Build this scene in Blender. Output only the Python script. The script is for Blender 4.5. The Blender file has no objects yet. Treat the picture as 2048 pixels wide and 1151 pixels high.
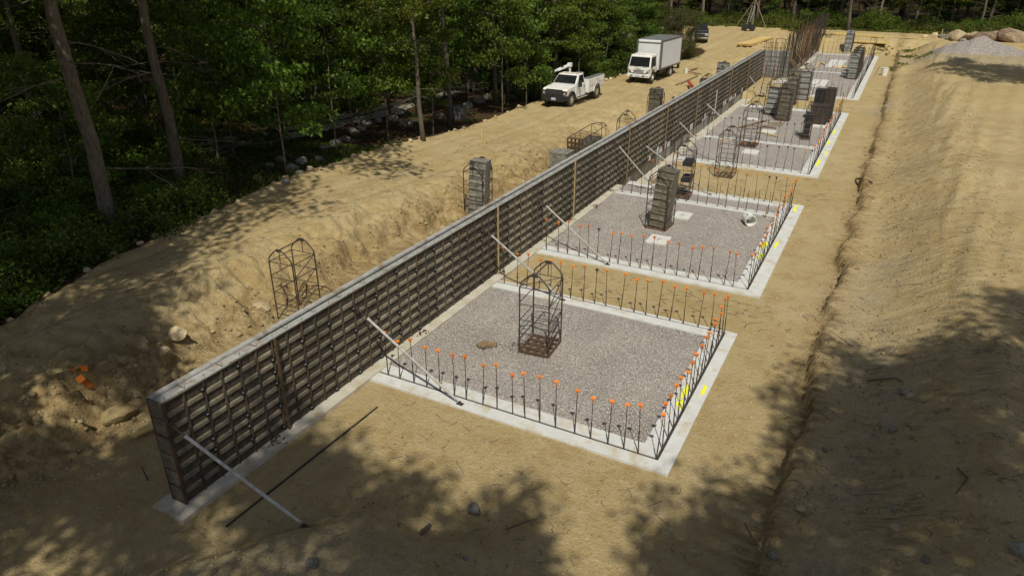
import bpy, bmesh, math, random
import numpy as np
from mathutils import Vector, Matrix
R = math.radians
rnd = random.Random(7)
sc = bpy.context.scene
col = sc.collection
# ---------------------------------------------------------------- camera, sky, sun, exposure
F_PX, W_PX, H_PX = 1400.0, 2048.0, 1151.0
PITCH = math.atan(663 / F_PX)
YAW = math.atan(826 * math.cos(PITCH) / F_PX)
CAMZ = 10.0
cd = bpy.data.cameras.new("camera")
cam = bpy.data.objects.new("camera", cd)
col.objects.link(cam)
cam.location = (0, 0, CAMZ)
cam.rotation_euler = (R(90) - PITCH, 0, YAW)
cd.sensor_width = 36
cd.lens = F_PX / W_PX * 36
cd.clip_start = 0.1
cd.clip_end = 4000
sc.camera = cam
SUN_H = Vector((0.47, -0.883, 0)).normalized()      # horizontal direction towards the sun
SUN_EL = R(55)
world = bpy.data.worlds.new("World")
sc.world = world
world.use_nodes = True
wn = world.node_tree.nodes
wl = world.node_tree.links
bg = wn["Background"]
sky = wn.new("ShaderNodeTexSky")
sky.sky_type = 'NISHITA'
sky.sun_disc = False
sky.sun_elevation = SUN_EL
sky.sun_rotation = math.atan2(SUN_H.x, SUN_H.y)
hsv = wn.new("ShaderNodeHueSaturation"); hsv.inputs["Saturation"].default_value = 0.55   # hazy summer sky
wl.new(sky.outputs[0], hsv.inputs["Color"]); wl.new(hsv.outputs[0], bg.inputs[0])
bg.inputs[1].default_value = 0.068
sd = bpy.data.lights.new("sun", 'SUN')
sd.energy = 3.6
sd.angle = R(0.6)
sd.color = (1.0, 0.95, 0.80)
sun = bpy.data.objects.new("sun", sd)
col.objects.link(sun)
sv = Vector((SUN_H.x * math.cos(SUN_EL), SUN_H.y * math.cos(SUN_EL), math.sin(SUN_EL)))
sun.rotation_euler = sv.to_track_quat('Z', 'Y').to_euler()
sun.location = (20, -30, 60)
sc.view_settings.view_transform = 'Standard'
sc.view_settings.look = 'None'
sc.view_settings.exposure = 0.12
sc.view_settings.gamma = 1.0
sc.render.engine = 'CYCLES'
sc.cycles.max_bounces = 6
sc.cycles.transparent_max_bounces = 8

# ---------------------------------------------------------------- noise and terrain
def _hash(ix, iy, s):
    n = (ix.astype(np.int64) * 374761393 + iy.astype(np.int64) * 668265263 + s * 1274126177) & 0xffffffff
    n = ((n ^ (n >> 13)) * 1274126177) & 0xffffffff
    n = n ^ (n >> 16)
    return (n & 0xffffff) / float(0xffffff)

def vn(x, y, s=0):
    x = np.asarray(x, float); y = np.asarray(y, float)
    ix = np.floor(x); iy = np.floor(y)
    fx = x - ix; fy = y - iy
    fx = fx * fx * fx * (fx * (fx * 6 - 15) + 10); fy = fy * fy * fy * (fy * (fy * 6 - 15) + 10)
    a = _hash(ix, iy, s); b = _hash(ix + 1, iy, s); c = _hash(ix, iy + 1, s); d = _hash(ix + 1, iy + 1, s)
    return (a + (b - a) * fx) * (1 - fy) + (c + (d - c) * fx) * fy - 0.5

def fbm(x, y, o=4, s=0):
    t = 0.0; a = 1.0; f = 1.0
    for k in range(o):
        t = t + a * vn(x * f + 17.3 * k, y * f - 9.1 * k, s + k); a *= 0.5; f *= 2.03
    return t

def ss(a, b, x):
    t = np.clip((x - a) / (b - a), 0, 1)
    return t * t * (3 - 2 * t)

def forest_edge(y):
    return np.interp(y, [-20, 0, 8, 12.4, 18.5, 22.6, 28.4, 35, 43.5, 50, 55.5, 64, 72, 80, 90, 97, 104, 106],
                     [-17.5, -18.3, -19.6, -21.2, -22.3, -23.0, -22.9, -22.3, -22.4, -22.6, -21.6, -21.2, -21.8, -24.0, -26, -30, -60, -400])

def far_edge(x):
    return np.interp(x, [-400, -60, -30, -20, -9, 3, 14, 40, 400], [60, 80, 101, 104.5, 104.5, 104, 108, 110, 112])

def plateau_left(y):
    return np.interp(y, [-40, 8, 20, 38, 65, 95, 110], [1.25, 1.25, 1.2, 0.62, 0.6, 1.4, 1.5])

def H(x, y):
    x = np.asarray(x, float); y = np.asarray(y, float)
    base = -0.06 + 0.03 * fbm(x * 0.35, y * 0.35, 3, 3) + 0.014 * fbm(x * 2.2, y * 2.2, 3, 5)
    # left bank
    n1 = fbm(x * 0.55 + 3, y * 0.55, 4, 11)
    n2 = fbm(x * 1.9, y * 1.9, 3, 12)
    toe = np.interp(y, [-10, 5, 7, 9, 13, 20, 26, 33, 45, 60, 90], [-14.6, -14.9, -14.0, -15.0, -15.5, -15.4, -15.2, -14.9, -14.6, -13.2, -12.4])
    wid = np.interp(y, [5, 9, 26, 35, 50], [1.0, 1.25, 1.2, 1.5, 1.6])
    t = (toe - x + 0.95 * n1 + 0.30 * n2) / wid
    zl = plateau_left(y)
    prof = 0.62 * ss(0.0, 0.5, t) + 0.14 * ss(0.5, 0.8, t) + 0.24 * ss(0.75, 1.7, t)
    rough = np.clip(1 - np.abs(t - 0.7) / 1.6, 0, 1)
    L = zl * prof + rough * (0.30 * n2 + 0.17 * fbm(x * 4.5, y * 4.5, 4, 14) - 0.25 * np.clip(fbm(x * 1.3, y * 1.3, 3, 15) - 0.25, 0, 1))
    e = forest_edge(y)
    fo = ss(-0.2, 1.6, e - x + 0.5 * n1)
    L = L + 0.16 * np.exp(-((x - e - 0.1) / 0.35) ** 2) * (0.7 + 1.2 * n1) * (y < 100)
    L = L - 0.55 * fo * (y < 98) * ss(0, 4, y) + 0.35 * fo * vn(x * 0.2, y * 0.2, 20) + 0.09 * (1 - fo) * fbm(x * 0.5, y * 0.22, 3, 21) + (1 - fo) * ss(-15.5, -17, x) * 0.075 * (np.maximum(0, np.sin((x + 0.35 * np.sin(y * .12) - 0.02 * y) * 3.6)) ** 3 * -1 + 0.5 * vn(x * 3.2, y * 0.7, 22))
    L = L + np.clip(rough, 0, 1) * zl * (0.16 * (0.5 - np.abs(vn(x * 2.6, y * 2.1, 16)) * 4) * ss(-.4, .2, vn(x * .6, y * .6, 17)) + 0.10 * (0.5 - np.abs(vn(x * 6, y * 5, 18)) * 4) * ss(-.2, .3, vn(x * 1.1, y * 1.1, 19)))
    corner = ss(10.5, 8.5, y) * ss(-12.5, -14, x)
    L = L + corner * np.clip(rough + .3, 0, 1) * (0.30 * (0.5 - np.abs(vn(x * 1.3, y * 1.3, 24)) * 4) + 0.16 * (0.5 - np.abs(vn(x * 3.1, y * 3.1, 25)) * 4))
    L = L * ss(-0.05, 0.05, t)
    # right ledge and slope
    m1 = fbm(x * 0.5, y * 0.45, 4, 31)
    tr = x + 0.48 - 0.30 * m1 - 0.16 * fbm(x * 2, y * 1.6, 3, 33) - 0.05 * fbm(x * 7, y * 6, 2, 34)
    ledge = 0.36 * ss(0.0, 0.13, tr) * (0.65 + 1.1 * vn(y * 0.25, y * 0.0 + 3, 35) + 0.4)
    ledge = ledge + 0.22 * np.exp(-((tr - 0.3) / 0.3) ** 2) * np.clip(fbm(x * 0.9, y * 0.5, 3, 36) + 0.15, 0, 1)
    slope = (1.22 - 0.12 * ss(50, 80, y) + 0.15 * vn(y * 0.09, y * 0 + 1, 37)) * ss(0.3, 3.5, x + 0.12 * m1 + 0.18 * np.sin(y * 0.21))
    str_ = ss(0.5, 1.4, x) * (1 - ss(2.7, 3.7, x))
    rip = 0.030 * vn(x * 0.5, (y - 0.10 * x) * 2.6, 38) + 0.045 * vn(x * 0.8, (y - 0.10 * x) * 6.1, 39) + 0.05 * fbm(x * 2.5, y * 4, 3, 43)
    track = (x > 2.5) * 0.06 * (np.sin((x - 0.12 * y) * 5.5) * 0.6 + vn(x * 4 - 0.5 * y, y * 0.4, 40))
    Rt = ledge + slope + str_ * rip * (0.55 + 1.1 * ss(-.3, .3, vn(x * .3, y * .18, 44))) + track + 0.05 * ss(0, 1, x) * fbm(x * 0.9, y * 0.9, 4, 41) + 0.03 * ss(.1, .5, tr) * fbm(x * 4.5, y * 5.5, 3, 45)
    Rt = Rt * ss(-0.02, 0.05, tr)
    # far bank
    tf = (y - 91.8 - 1.2 * fbm(x * 0.3, y * 0.1, 3, 51)) / 4.2
    Fz = 1.5 * ss(0, 1, tf) + 0.25 * ss(0, .3, tf) * (1 - ss(1, 1.4, tf)) * fbm(x * 0.9, y * 0.9, 4, 52)
    Fz = Fz * ss(-13.5, -11.2, x + 0 * y) + 0
    # near mound towards the camera
    yc = np.interp(x, [-16, -11, -9.3, -7.7, -5.1, -3.6, -2.3, -0.5, 4], [3.0, 4.6, 6.6, 8.7, 9.1, 8.6, 9.3, 9.0, 9.0]) + 0.5 * fbm(x * 0.7, y * 0.7, 3, 61)
    tn = yc - y
    N = 0.85 * ss(0, 2.4, tn) + 0.5 * ss(2.0, 8, tn) + 0.11 * ss(0, 0.6, tn) * fbm(x * 1.6, y * 1.6, 4, 62)
    up = np.maximum(np.maximum(L, Rt), np.maximum(Fz, N))
    # far hill so that the woods close the view
    d = np.sqrt(x * x + (y - 40) ** 2)
    hill = 9 * ss(115, 330, d)
    pads = ss(-10.62, -10.55, x) * ss(-2.9, -3.0, x) * np.maximum(np.maximum(ss(12.1, 12.2, y) * ss(18.8, 18.7, y), ss(22.0, 22.1, y) * ss(32.0, 31.9, y)), np.maximum(ss(37.4, 37.5, y) * ss(54.9, 54.8, y), ss(61.2, 61.3, y) * ss(90.2, 90.1, y) * ss(-8.3, -8.1, x)))
    base = base - 0.13 * pads
    low = ss(-9.72, -9.86, x) * ss(-11.9, -11.6, x) * ss(31.25, 31.45, y) * ss(60.9, 60.7, y)
    return base + np.maximum(up, 0) * (1 - low) + hill - 0.62 * low

def Hs(x, y):
    return float(H(np.array([x]), np.array([y]))[0])

_fw = Vector((-math.sin(YAW) * math.cos(PITCH), math.cos(YAW) * math.cos(PITCH), -math.sin(PITCH)))
_rt = Vector((math.cos(YAW), math.sin(YAW), 0))
_up = _rt.cross(_fw)
def ray(px, py):
    return _fw * F_PX + _rt * (px - W_PX / 2) + _up * (H_PX / 2 - py)
def G(px, py, z=0.0):
    """point at height z that the photograph shows at pixel (px, py)"""
    d = ray(px, py); t = (z - CAMZ) / d.z
    return Vector((0, 0, CAMZ)) + d * t
def GT(px, py, dz=0.0):
    """point on the terrain at that pixel"""
    z = 0.6
    for k in range(14):
        p = G(px, py, z); z = 0.5 * z + 0.5 * (Hs(p.x, p.y) + dz)
    p = G(px, py, z); p.z = Hs(p.x, p.y) + dz
    return p

# ---------------------------------------------------------------- materials
def nodes_of(name):
    m = bpy.data.materials.new(name); m.use_nodes = True
    nt = m.node_tree
    return m, nt, nt.nodes["Principled BSDF"]

def mix(nt, fac, a, b, mode='MIX'):
    n = nt.nodes.new("ShaderNodeMix"); n.data_type = 'RGBA'; n.blend_type = mode
    for sock, v in ((n.inputs[0], fac), (n.inputs[6], a), (n.inputs[7], b)):
        if isinstance(v, (int, float)): sock.default_value = v
        elif isinstance(v, tuple): sock.default_value = (*v, 1) if len(v) == 3 else v
        else: nt.links.new(v, sock)
    return n.outputs[2]

def noise(nt, vec, scale, detail=4, rough=0.6, dist=0.0):
    n = nt.nodes.new("ShaderNodeTexNoise"); n.inputs["Scale"].default_value = scale
    n.inputs["Detail"].default_value = detail; n.inputs["Roughness"].default_value = rough
    n.inputs["Distortion"].default_value = dist
    if vec is not None: nt.links.new(vec, n.inputs["Vector"])
    return n.outputs[0]

def ramp(nt, v, lo, hi, c0=(0, 0, 0), c1=(1, 1, 1)):
    n = nt.nodes.new("ShaderNodeValToRGB"); nt.links.new(v, n.inputs[0])
    e = n.color_ramp.elements; e[0].position = lo; e[1].position = hi
    e[0].color = (*c0, 1); e[1].color = (*c1, 1)
    return n.outputs[0]

def bump(nt, bsdf, h, strength, dist):
    n = nt.nodes.new("ShaderNodeBump"); n.inputs["Strength"].default_value = strength
    n.inputs["Distance"].default_value = dist
    nt.links.new(h, n.inputs["Height"]); nt.links.new(n.outputs[0], bsdf.inputs["Normal"])
    return n

def coords(nt, kind="Object", scale=None):
    tc = nt.nodes.new("ShaderNodeTexCoord"); v = tc.outputs[kind]
    if scale:
        mp = nt.nodes.new("ShaderNodeMapping"); mp.inputs["Scale"].default_value = scale
        nt.links.new(v, mp.inputs[0]); v = mp.outputs[0]
    return v

def M_(name, c, c2=None, scale=6.0, rough=0.7, metal=0.0, lo=0.4, hi=0.65, bm=0.0, bd=0.01, stretch=None, vary=0.0, grime=None, gs=2.0):
    """plain procedural material: two colours mixed by noise, optional grime, variation per object, and bump"""
    m, nt, b = nodes_of(name)
    v = coords(nt, "Object", stretch)
    oi = nt.nodes.new("ShaderNodeObjectInfo")
    va = nt.nodes.new("ShaderNodeVectorMath"); va.operation = 'ADD'
    sc_ = nt.nodes.new("ShaderNodeMath"); sc_.operation = 'MULTIPLY'; sc_.inputs[1].default_value = 37.0
    nt.links.new(oi.outputs["Random"], sc_.inputs[0]); nt.links.new(v, va.inputs[0]); nt.links.new(sc_.outputs[0], va.inputs[1])
    v = va.outputs[0]
    c2 = c2 or tuple(k * 0.7 for k in c)
    n = noise(nt, v, scale, 5, 0.65)
    out = mix(nt, ramp(nt, n, lo, hi), c, c2)
    if grime: out = mix(nt, ramp(nt, noise(nt, v, gs, 6, 0.7), 0.5, 0.68), out, grime)
    if vary:
        mr = nt.nodes.new("ShaderNodeMapRange"); mr.inputs[3].default_value = 1 - vary; mr.inputs[4].default_value = 1 + vary
        nt.links.new(oi.outputs["Random"], mr.inputs[0])
        hs = nt.nodes.new("ShaderNodeHueSaturation"); nt.links.new(mr.outputs[0], hs.inputs["Value"]); nt.links.new(out, hs.inputs["Color"])
        out = hs.outputs[0]
    nt.links.new(out, b.inputs["Base Color"])
    b.inputs["Roughness"].default_value = rough; b.inputs["Metallic"].default_value = metal
    if bm: bump(nt, b, noise(nt, v, scale * 3, 5, 0.7), bm, bd)
    return m

def sand_material():
    m, nt, b = nodes_of("sandy_earth")
    v = coords(nt, "Object")
    at = nt.nodes.new("ShaderNodeVertexColor"); at.layer_name = "zone"
    sep = nt.nodes.new("ShaderNodeSeparateColor"); nt.links.new(at.outputs[0], sep.inputs[0])
    big = noise(nt, v, 0.16, 4, 0.6); med = noise(nt, v, 1.1, 6, 0.65); fine = noise(nt, v, 14, 5, 0.75); mid2 = noise(nt, v, 4.2, 5, 0.7)
    c = mix(nt, ramp(nt, big, 0.38, 0.62), (0.440, 0.333, 0.165), (0.482, 0.382, 0.212))
    c = mix(nt, ramp(nt, med, 0.46, 0.66), c, (0.39, 0.285, 0.130))
    c = mix(nt, ramp(nt, mid2, 0.52, 0.74), c, (0.50, 0.41, 0.26))
    c = mix(nt, ramp(nt, fine, 0.55, 0.72), c, (0.25, 0.175, 0.085))
    vo = nt.nodes.new("ShaderNodeTexVoronoi"); vo.inputs["Scale"].default_value = 9.0; nt.links.new(v, vo.inputs["Vector"])
    sp = ramp(nt, vo.outputs["Distance"], 0.10, 0.15, (1, 1, 1), (0, 0, 0))
    g = nt.nodes.new("ShaderNodeMath"); g.operation = 'MULTIPLY'; nt.links.new(sp, g.inputs[0]); nt.links.new(ramp(nt, noise(nt, v, 1.7, 3), 0.55, 0.6), g.inputs[1])
    c = mix(nt, g.outputs[0], c, (0.62, 0.54, 0.40))
    # moist dark earth, gravel spill and painted bank undercut shade (zone blue), streaks
    st = coords(nt, "Object", (1.0, 3.0, 3.0))
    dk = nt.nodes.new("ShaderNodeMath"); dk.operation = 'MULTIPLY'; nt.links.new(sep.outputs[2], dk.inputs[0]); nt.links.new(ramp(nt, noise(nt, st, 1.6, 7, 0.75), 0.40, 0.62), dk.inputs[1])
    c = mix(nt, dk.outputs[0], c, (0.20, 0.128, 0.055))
    # grey gravelly fill (green)
    gv = nt.nodes.new("ShaderNodeMath"); gv.operation = 'MULTIPLY'; nt.links.new(sep.outputs[1], gv.inputs[0]); gv.use_clamp = True; nt.links.new(ramp(nt, noise(nt, v, 2.0, 6, 0.75), 0.38, 0.55), gv.inputs[1])
    c = mix(nt, gv.outputs[0], c, mix(nt, ramp(nt, fine, 0.4, 0.6), (0.40, 0.345, 0.25), (0.27, 0.225, 0.155)))
    # bucket scrapes running up the slope (alpha)
    sv_ = coords(nt, "Object", (0.8, 4.6, 1.0))
    s1 = ramp(nt, noise(nt, sv_, 1.7, 7, 0.78, 0.6), 0.54, 0.66)
    s2 = nt.nodes.new("ShaderNodeMath"); s2.operation = 'MULTIPLY'; pm = nt.nodes.new("ShaderNodeMath"); pm.operation = 'MULTIPLY'; nt.links.new(ramp(nt, noise(nt, v, 0.45, 5, 0.7), 0.44, 0.62), pm.inputs[0]); nt.links.new(at.outputs["Alpha"], pm.inputs[1])
    nt.links.new(s1, s2.inputs[0]); nt.links.new(pm.outputs[0], s2.inputs[1])
    c = mix(nt, s2.outputs[0], c, (0.34, 0.255, 0.125))
    crumbs = ramp(nt, noise(nt, v, 33, 4, 0.8), 0.60, 0.68)
    cm = nt.nodes.new("ShaderNodeMath"); cm.operation = 'MULTIPLY'; nt.links.new(crumbs, cm.inputs[0]); nt.links.new(ramp(nt, noise(nt, v, 1.3, 5, 0.7), 0.40, 0.62), cm.inputs[1])
    c = mix(nt, cm.outputs[0], c, (0.15, 0.105, 0.055))
    # forest floor (red)
    fl = mix(nt, ramp(nt, noise(nt, v, 7, 6, 0.8), 0.4, 0.62), (0.030, 0.018, 0.010), (0.105, 0.056, 0.030))
    fl = mix(nt, ramp(nt, noise(nt, v, 0.6, 5, 0.7), 0.5, 0.62), fl, (0.040, 0.058, 0.016))
    fm = nt.nodes.new("ShaderNodeMath"); fm.operation = 'ADD'; fm.use_clamp = True
    nj = nt.nodes.new("ShaderNodeMath"); nj.operation = 'MULTIPLY_ADD'; nt.links.new(noise(nt, v, 3, 5, 0.7), nj.inputs[0]); nj.inputs[1].default_value = 0.9; nj.inputs[2].default_value = -0.45
    nt.links.new(sep.outputs[0], fm.inputs[0]); nt.links.new(nj.outputs[0], fm.inputs[1])
    c = mix(nt, ramp(nt, fm.outputs[0], 0.42, 0.58), c, fl)
    nt.links.new(c, b.inputs["Base Color"]); b.inputs["Roughness"].default_value = 0.95
    b.inputs["Specular IOR Level"].default_value = 0.15
    ad = nt.nodes.new("ShaderNodeMath"); ad.operation = 'ADD'
    nt.links.new(fine, ad.inputs[0]); nt.links.new(mid2, ad.inputs[1])
    ae = nt.nodes.new("ShaderNodeMath"); ae.operation = 'MULTIPLY_ADD'; nt.links.new(s2.outputs[0], ae.inputs[0]); ae.inputs[1].default_value = -0.5; nt.links.new(ad.outputs[0], ae.inputs[2])
    bump(nt, b, ae.outputs[0], 0.9, 0.075)
    return m

def gravel_material(name="crushed_stone", s=42, k=0.88):
    m, nt, b = nodes_of(name)
    v = coords(nt, "Object")
    vo = nt.nodes.new("ShaderNodeTexVoronoi"); vo.inputs["Scale"].default_value = s; nt.links.new(v, vo.inputs["Vector"])
    hs = nt.nodes.new("ShaderNodeSeparateColor"); nt.links.new(vo.outputs["Color"], hs.inputs[0])
    c = mix(nt, ramp(nt, hs.outputs[0], 0.1, 0.9), tuple(k * q for q in (0.33, 0.302, 0.278)), tuple(k * q for q in (0.57, 0.525, 0.49)))
    c = mix(nt, ramp(nt, hs.outputs[1], 0.72, 0.78), c, (0.46, 0.37, 0.32))
    c = mix(nt, ramp(nt, hs.outputs[2], 0.88, 0.9), c, tuple(k * q for q in (0.80, 0.77, 0.73)))
    c = mix(nt, ramp(nt, vo.outputs["Distance"], 0.42, 0.85), c, (0.14, 0.12, 0.105))
    c = mix(nt, ramp(nt, noise(nt, v, 0.8, 4), 0.4, 0.7), c, (0.25, 0.225, 0.20), 'MIX') if False else c
    hs2 = nt.nodes.new("ShaderNodeHueSaturation"); nt.links.new(c, hs2.inputs["Color"])
    mr = nt.nodes.new("ShaderNodeMapRange"); mr.inputs[3].default_value = 0.82; mr.inputs[4].default_value = 1.22
    nt.links.new(noise(nt, v, 0.9, 5, 0.65), mr.inputs[0]); nt.links.new(mr.outputs[0], hs2.inputs["Value"])
    nt.links.new(hs2.outputs[0], b.inputs["Base Color"]); b.inputs["Roughness"].default_value = 0.9
    inv = nt.nodes.new("ShaderNodeMath"); inv.operation = 'SUBTRACT'; inv.inputs[0].default_value = 1; nt.links.new(vo.outputs["Distance"], inv.inputs[1])
    bump(nt, b, inv.outputs[0], 0.9, 0.03)
    return m

def leaf_material(name, c1, c2, c3):
    m = bpy.data.materials.new(name); m.use_nodes = True; nt = m.node_tree; b = nt.nodes["Principled BSDF"]
    v = coords(nt, "Object"); oi = nt.nodes.new("ShaderNodeObjectInfo")
    c = mix(nt, ramp(nt, noise(nt, v, 0.9, 3), 0.35, 0.65), c1, c2)
    c = mix(nt, ramp(nt, noise(nt, v, 9, 3, 0.8), 0.5, 0.75), c, c3)
    hs = nt.nodes.new("ShaderNodeHueSaturation"); nt.links.new(c, hs.inputs["Color"])
    for lo, hi, s in ((0.475, 0.515, "Hue"), (0.75, 1.25, "Value")):
        mr = nt.nodes.new("ShaderNodeMapRange"); mr.inputs[3].default_value = lo; mr.inputs[4].default_value = hi
        nt.links.new(oi.outputs["Random"], mr.inputs[0]); nt.links.new(mr.outputs[0], hs.inputs[s])
    nt.links.new(hs.outputs[0], b.inputs["Base Color"]); b.inputs["Roughness"].default_value = 0.55
    b.inputs["Specular IOR Level"].default_value = 0.3
    tr = nt.nodes.new("ShaderNodeBsdfTranslucent"); nt.links.new(hs.outputs[0], tr.inputs[0])
    ms = nt.nodes.new("ShaderNodeMixShader"); ms.inputs[0].default_value = 0.35
    nt.links.new(b.outputs[0], ms.inputs[1]); nt.links.new(tr.outputs[0], ms.inputs[2])
    nt.links.new(ms.outputs[0], nt.nodes["Material Output"].inputs[0])
    return m

MT = {}
MT['sand'] = sand_material()
MT['gravel'] = gravel_material()
MT['pile'] = gravel_material("crushed_stone_pile", 16, 0.60)
MT['concrete'] = M_("concrete", (0.60, 0.605, 0.60), (0.53, 0.53, 0.52), 3, 0.85, bm=0.2, grime=(0.46, 0.385, 0.26), gs=2.1)
MT['concrete_warm'] = M_("concrete_dusty", (0.52, 0.49, 0.42), (0.43, 0.39, 0.31), 2.5, 0.88, bm=0.2, grime=(0.40, 0.33, 0.22), gs=2.2)
MT['padwhite'] = M_("pad_concrete", (0.62, 0.61, 0.59), (0.55, 0.53, 0.50), 4, 0.8, bm=0.1)
MT['keyway'] = M_("keyway_steel", (0.035, 0.033, 0.032), (0.07, 0.055, 0.045), 9, 0.6)
MT['rebar'] = M_("rebar_steel", (0.045, 0.038, 0.034), (0.085, 0.055, 0.04), 14, 0.6, 0.3, bm=0.3, bd=0.003)
MT['rust'] = M_("rusty_steel", (0.13, 0.070, 0.038), (0.065, 0.038, 0.024), 9, 0.8, 0.1, vary=0.3)
MT['steel'] = M_("dark_steel", (0.05, 0.045, 0.042), (0.10, 0.075, 0.06), 8, 0.55, 0.4, grime=(0.13, 0.08, 0.05))
MT['galv'] = M_("galvanised_tube", (0.50, 0.49, 0.47), (0.34, 0.325, 0.30), 7, 0.5, 0.25)
MT['rail'] = M_("form_rail", (0.46, 0.46, 0.455), (0.36, 0.35, 0.33), 5, 0.6, 0.2, grime=(0.25, 0.17, 0.10))
MT['fbar'] = M_("form_crossbar", (0.185, 0.158, 0.110), (0.100, 0.083, 0.056), 5, 0.8, 0.0, stretch=(1, 1.0, 2.5), bm=0.3, vary=0.34, grime=(0.24, 0.215, 0.165), gs=3.0)
MT['fply'] = M_("form_face", (0.040, 0.032, 0.022), (0.068, 0.054, 0.036), 3.5, 0.85, stretch=(1, 2, 0.8), bm=0.2, vary=0.3, grime=(0.11, 0.09, 0.07), gs=4.5)
MT['railbrown'] = M_("form_side_rail", (0.085, 0.068, 0.048), (0.055, 0.045, 0.034), 5, 0.8, 0.1, vary=0.3, grime=(0.14, 0.075, 0.04), gs=2.0)
MT['stackpale'] = M_("stacked_form_pale", (0.26, 0.25, 0.22), (0.16, 0.15, 0.13), 6, 0.75, 0.1, bm=0.3, vary=0.1, grime=(0.10, 0.09, 0.075), gs=3)
MT['stackbar'] = M_("stacked_form", (0.19, 0.172, 0.132), (0.115, 0.102, 0.078), 6, 0.75, 0.1, bm=0.3, vary=0.1, grime=(0.10, 0.09, 0.075), gs=3)
MT['greyform'] = M_("grey_form", (0.36, 0.37, 0.36), (0.26, 0.27, 0.26), 4, 0.6, 0.2, vary=0.15)
MT['blackbox'] = M_("black_form", (0.020, 0.019, 0.020), (0.045, 0.038, 0.034), 4, 0.5, 0.2)
MT['brownbox'] = M_("brown_form", (0.060, 0.045, 0.035), (0.030, 0.024, 0.020), 4, 0.6, 0.1, bm=0.2)
MT['timber'] = M_("new_timber", (0.68, 0.50, 0.20), (0.58, 0.40, 0.15), 4, 0.75, stretch=(6, 1, 6), bm=0.2)
MT['studwood'] = M_("stud_timber", (0.46, 0.34, 0.16), (0.34, 0.24, 0.11), 4, 0.8)
MT['oldtimber'] = M_("old_timber", (0.30, 0.20, 0.11), (0.17, 0.11, 0.06), 4, 0.85, stretch=(5, 1, 5), bm=0.3)
MT['orange'] = M_("orange_plastic", (0.82, 0.235, 0.028), (0.66, 0.16, 0.02), 20, 0.5, vary=0.25)
MT['yellow'] = M_("marking_paint", (0.86, 0.86, 0.03), (0.80, 0.78, 0.06), 30, 0.6)
MT['white'] = M_("white_paint", (0.78, 0.78, 0.77), (0.72, 0.72, 0.70), 2, 0.28, grime=(0.62, 0.58, 0.50), gs=1.2)
MT['boxpanel'] = M_("box_panel", (0.70, 0.71, 0.72), (0.66, 0.67, 0.68), 1.5, 0.35)
MT['trim'] = M_("grey_trim", (0.22, 0.22, 0.22), (0.17, 0.17, 0.17), 5, 0.4, 0.5)
MT['chrome'] = M_("bright_metal", (0.75, 0.75, 0.76), (0.6, 0.6, 0.6), 5, 0.22, 0.9)
MT['roof'] = M_("box_roof", (0.16, 0.165, 0.17), (0.12, 0.12, 0.12), 2, 0.6)
MT['black'] = M_("black_plastic", (0.018, 0.018, 0.020), (0.03, 0.03, 0.03), 8, 0.5)
MT['tyre'] = M_("tyre_rubber", (0.035, 0.034, 0.032), (0.09, 0.075, 0.055), 12, 0.9)
MT['glass'] = M_("dark_glass", (0.012, 0.014, 0.016), (0.02, 0.022, 0.024), 2, 0.04)
MT['lens'] = M_("lamp_lens", (0.55, 0.55, 0.52), (0.4, 0.4, 0.4), 12, 0.1, 0.3)
MT['amber'] = M_("amber_lens", (0.55, 0.18, 0.02), None, 12, 0.3)
MT['navy'] = M_("navy_paint", (0.022, 0.028, 0.045), (0.03, 0.035, 0.05), 3, 0.2)
MT['blueplate'] = M_("plate_blue", (0.30, 0.36, 0.52), (0.62, 0.66, 0.74), 18, 0.5)
MT['logoblue'] = M_("badge_blue", (0.03, 0.06, 0.16), None, 8, 0.3)
MT['pvc'] = M_("white_plastic", (0.78, 0.78, 0.74), (0.70, 0.69, 0.62), 6, 0.4)
MT['red'] = M_("red_paint", (0.55, 0.05, 0.025), (0.4, 0.04, 0.02), 6, 0.5)
MT['bark'] = M_("bark", (0.165, 0.135, 0.100), (0.070, 0.056, 0.042), 9, 0.95, stretch=(2.2, 2.2, 0.5), bm=0.9, bd=0.04, vary=0.25, grime=(0.16, 0.16, 0.12), gs=2.5)
MT['deadwood'] = M_("dead_branch", (0.20, 0.18, 0.155), (0.11, 0.095, 0.08), 8, 0.9, bm=0.4)
MT['rock'] = M_("granite", (0.28, 0.258, 0.218), (0.17, 0.157, 0.132), 4, 0.9, bm=0.7, bd=0.04, vary=0.25, grime=(0.14, 0.135, 0.10), gs=2)
MT['sandrock'] = M_("sandy_stone", (0.50, 0.40, 0.25), (0.38, 0.29, 0.17), 4, 0.92, bm=0.7, bd=0.03, vary=0.2)
MT['brownrock'] = M_("brown_boulder", (0.20, 0.135, 0.085), (0.12, 0.08, 0.055), 2.5, 0.9, bm=0.7, bd=0.05, grime=(0.34, 0.27, 0.17), gs=.8)
MT['gravelstone'] = M_("gravel_stone", (0.50, 0.465, 0.43), (0.30, 0.27, 0.25), 30, 0.9)
MT['clod'] = M_("earth_clod", (0.33, 0.25, 0.13), (0.22, 0.16, 0.085), 9, 0.95)
MT['path'] = M_("path_dust", (0.36, 0.32, 0.26), (0.22, 0.19, 0.14), 3, 0.95, bm=0.4)
MT['twig'] = M_("twig", (0.075, 0.05, 0.035), (0.16, 0.12, 0.09), 12, 0.9)
MT['deadleaf'] = M_("dead_leaves", (0.12, 0.07, 0.03), (0.22, 0.15, 0.08), 25, 0.9)
MT['leafA'] = leaf_material("oak_leaves", (0.073, 0.109, 0.010), (0.119, 0.163, 0.016), (0.178, 0.218, 0.027))
MT['leafB'] = leaf_material("maple_leaves", (0.062, 0.114, 0.014), (0.107, 0.174, 0.019), (0.166, 0.224, 0.028))
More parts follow.
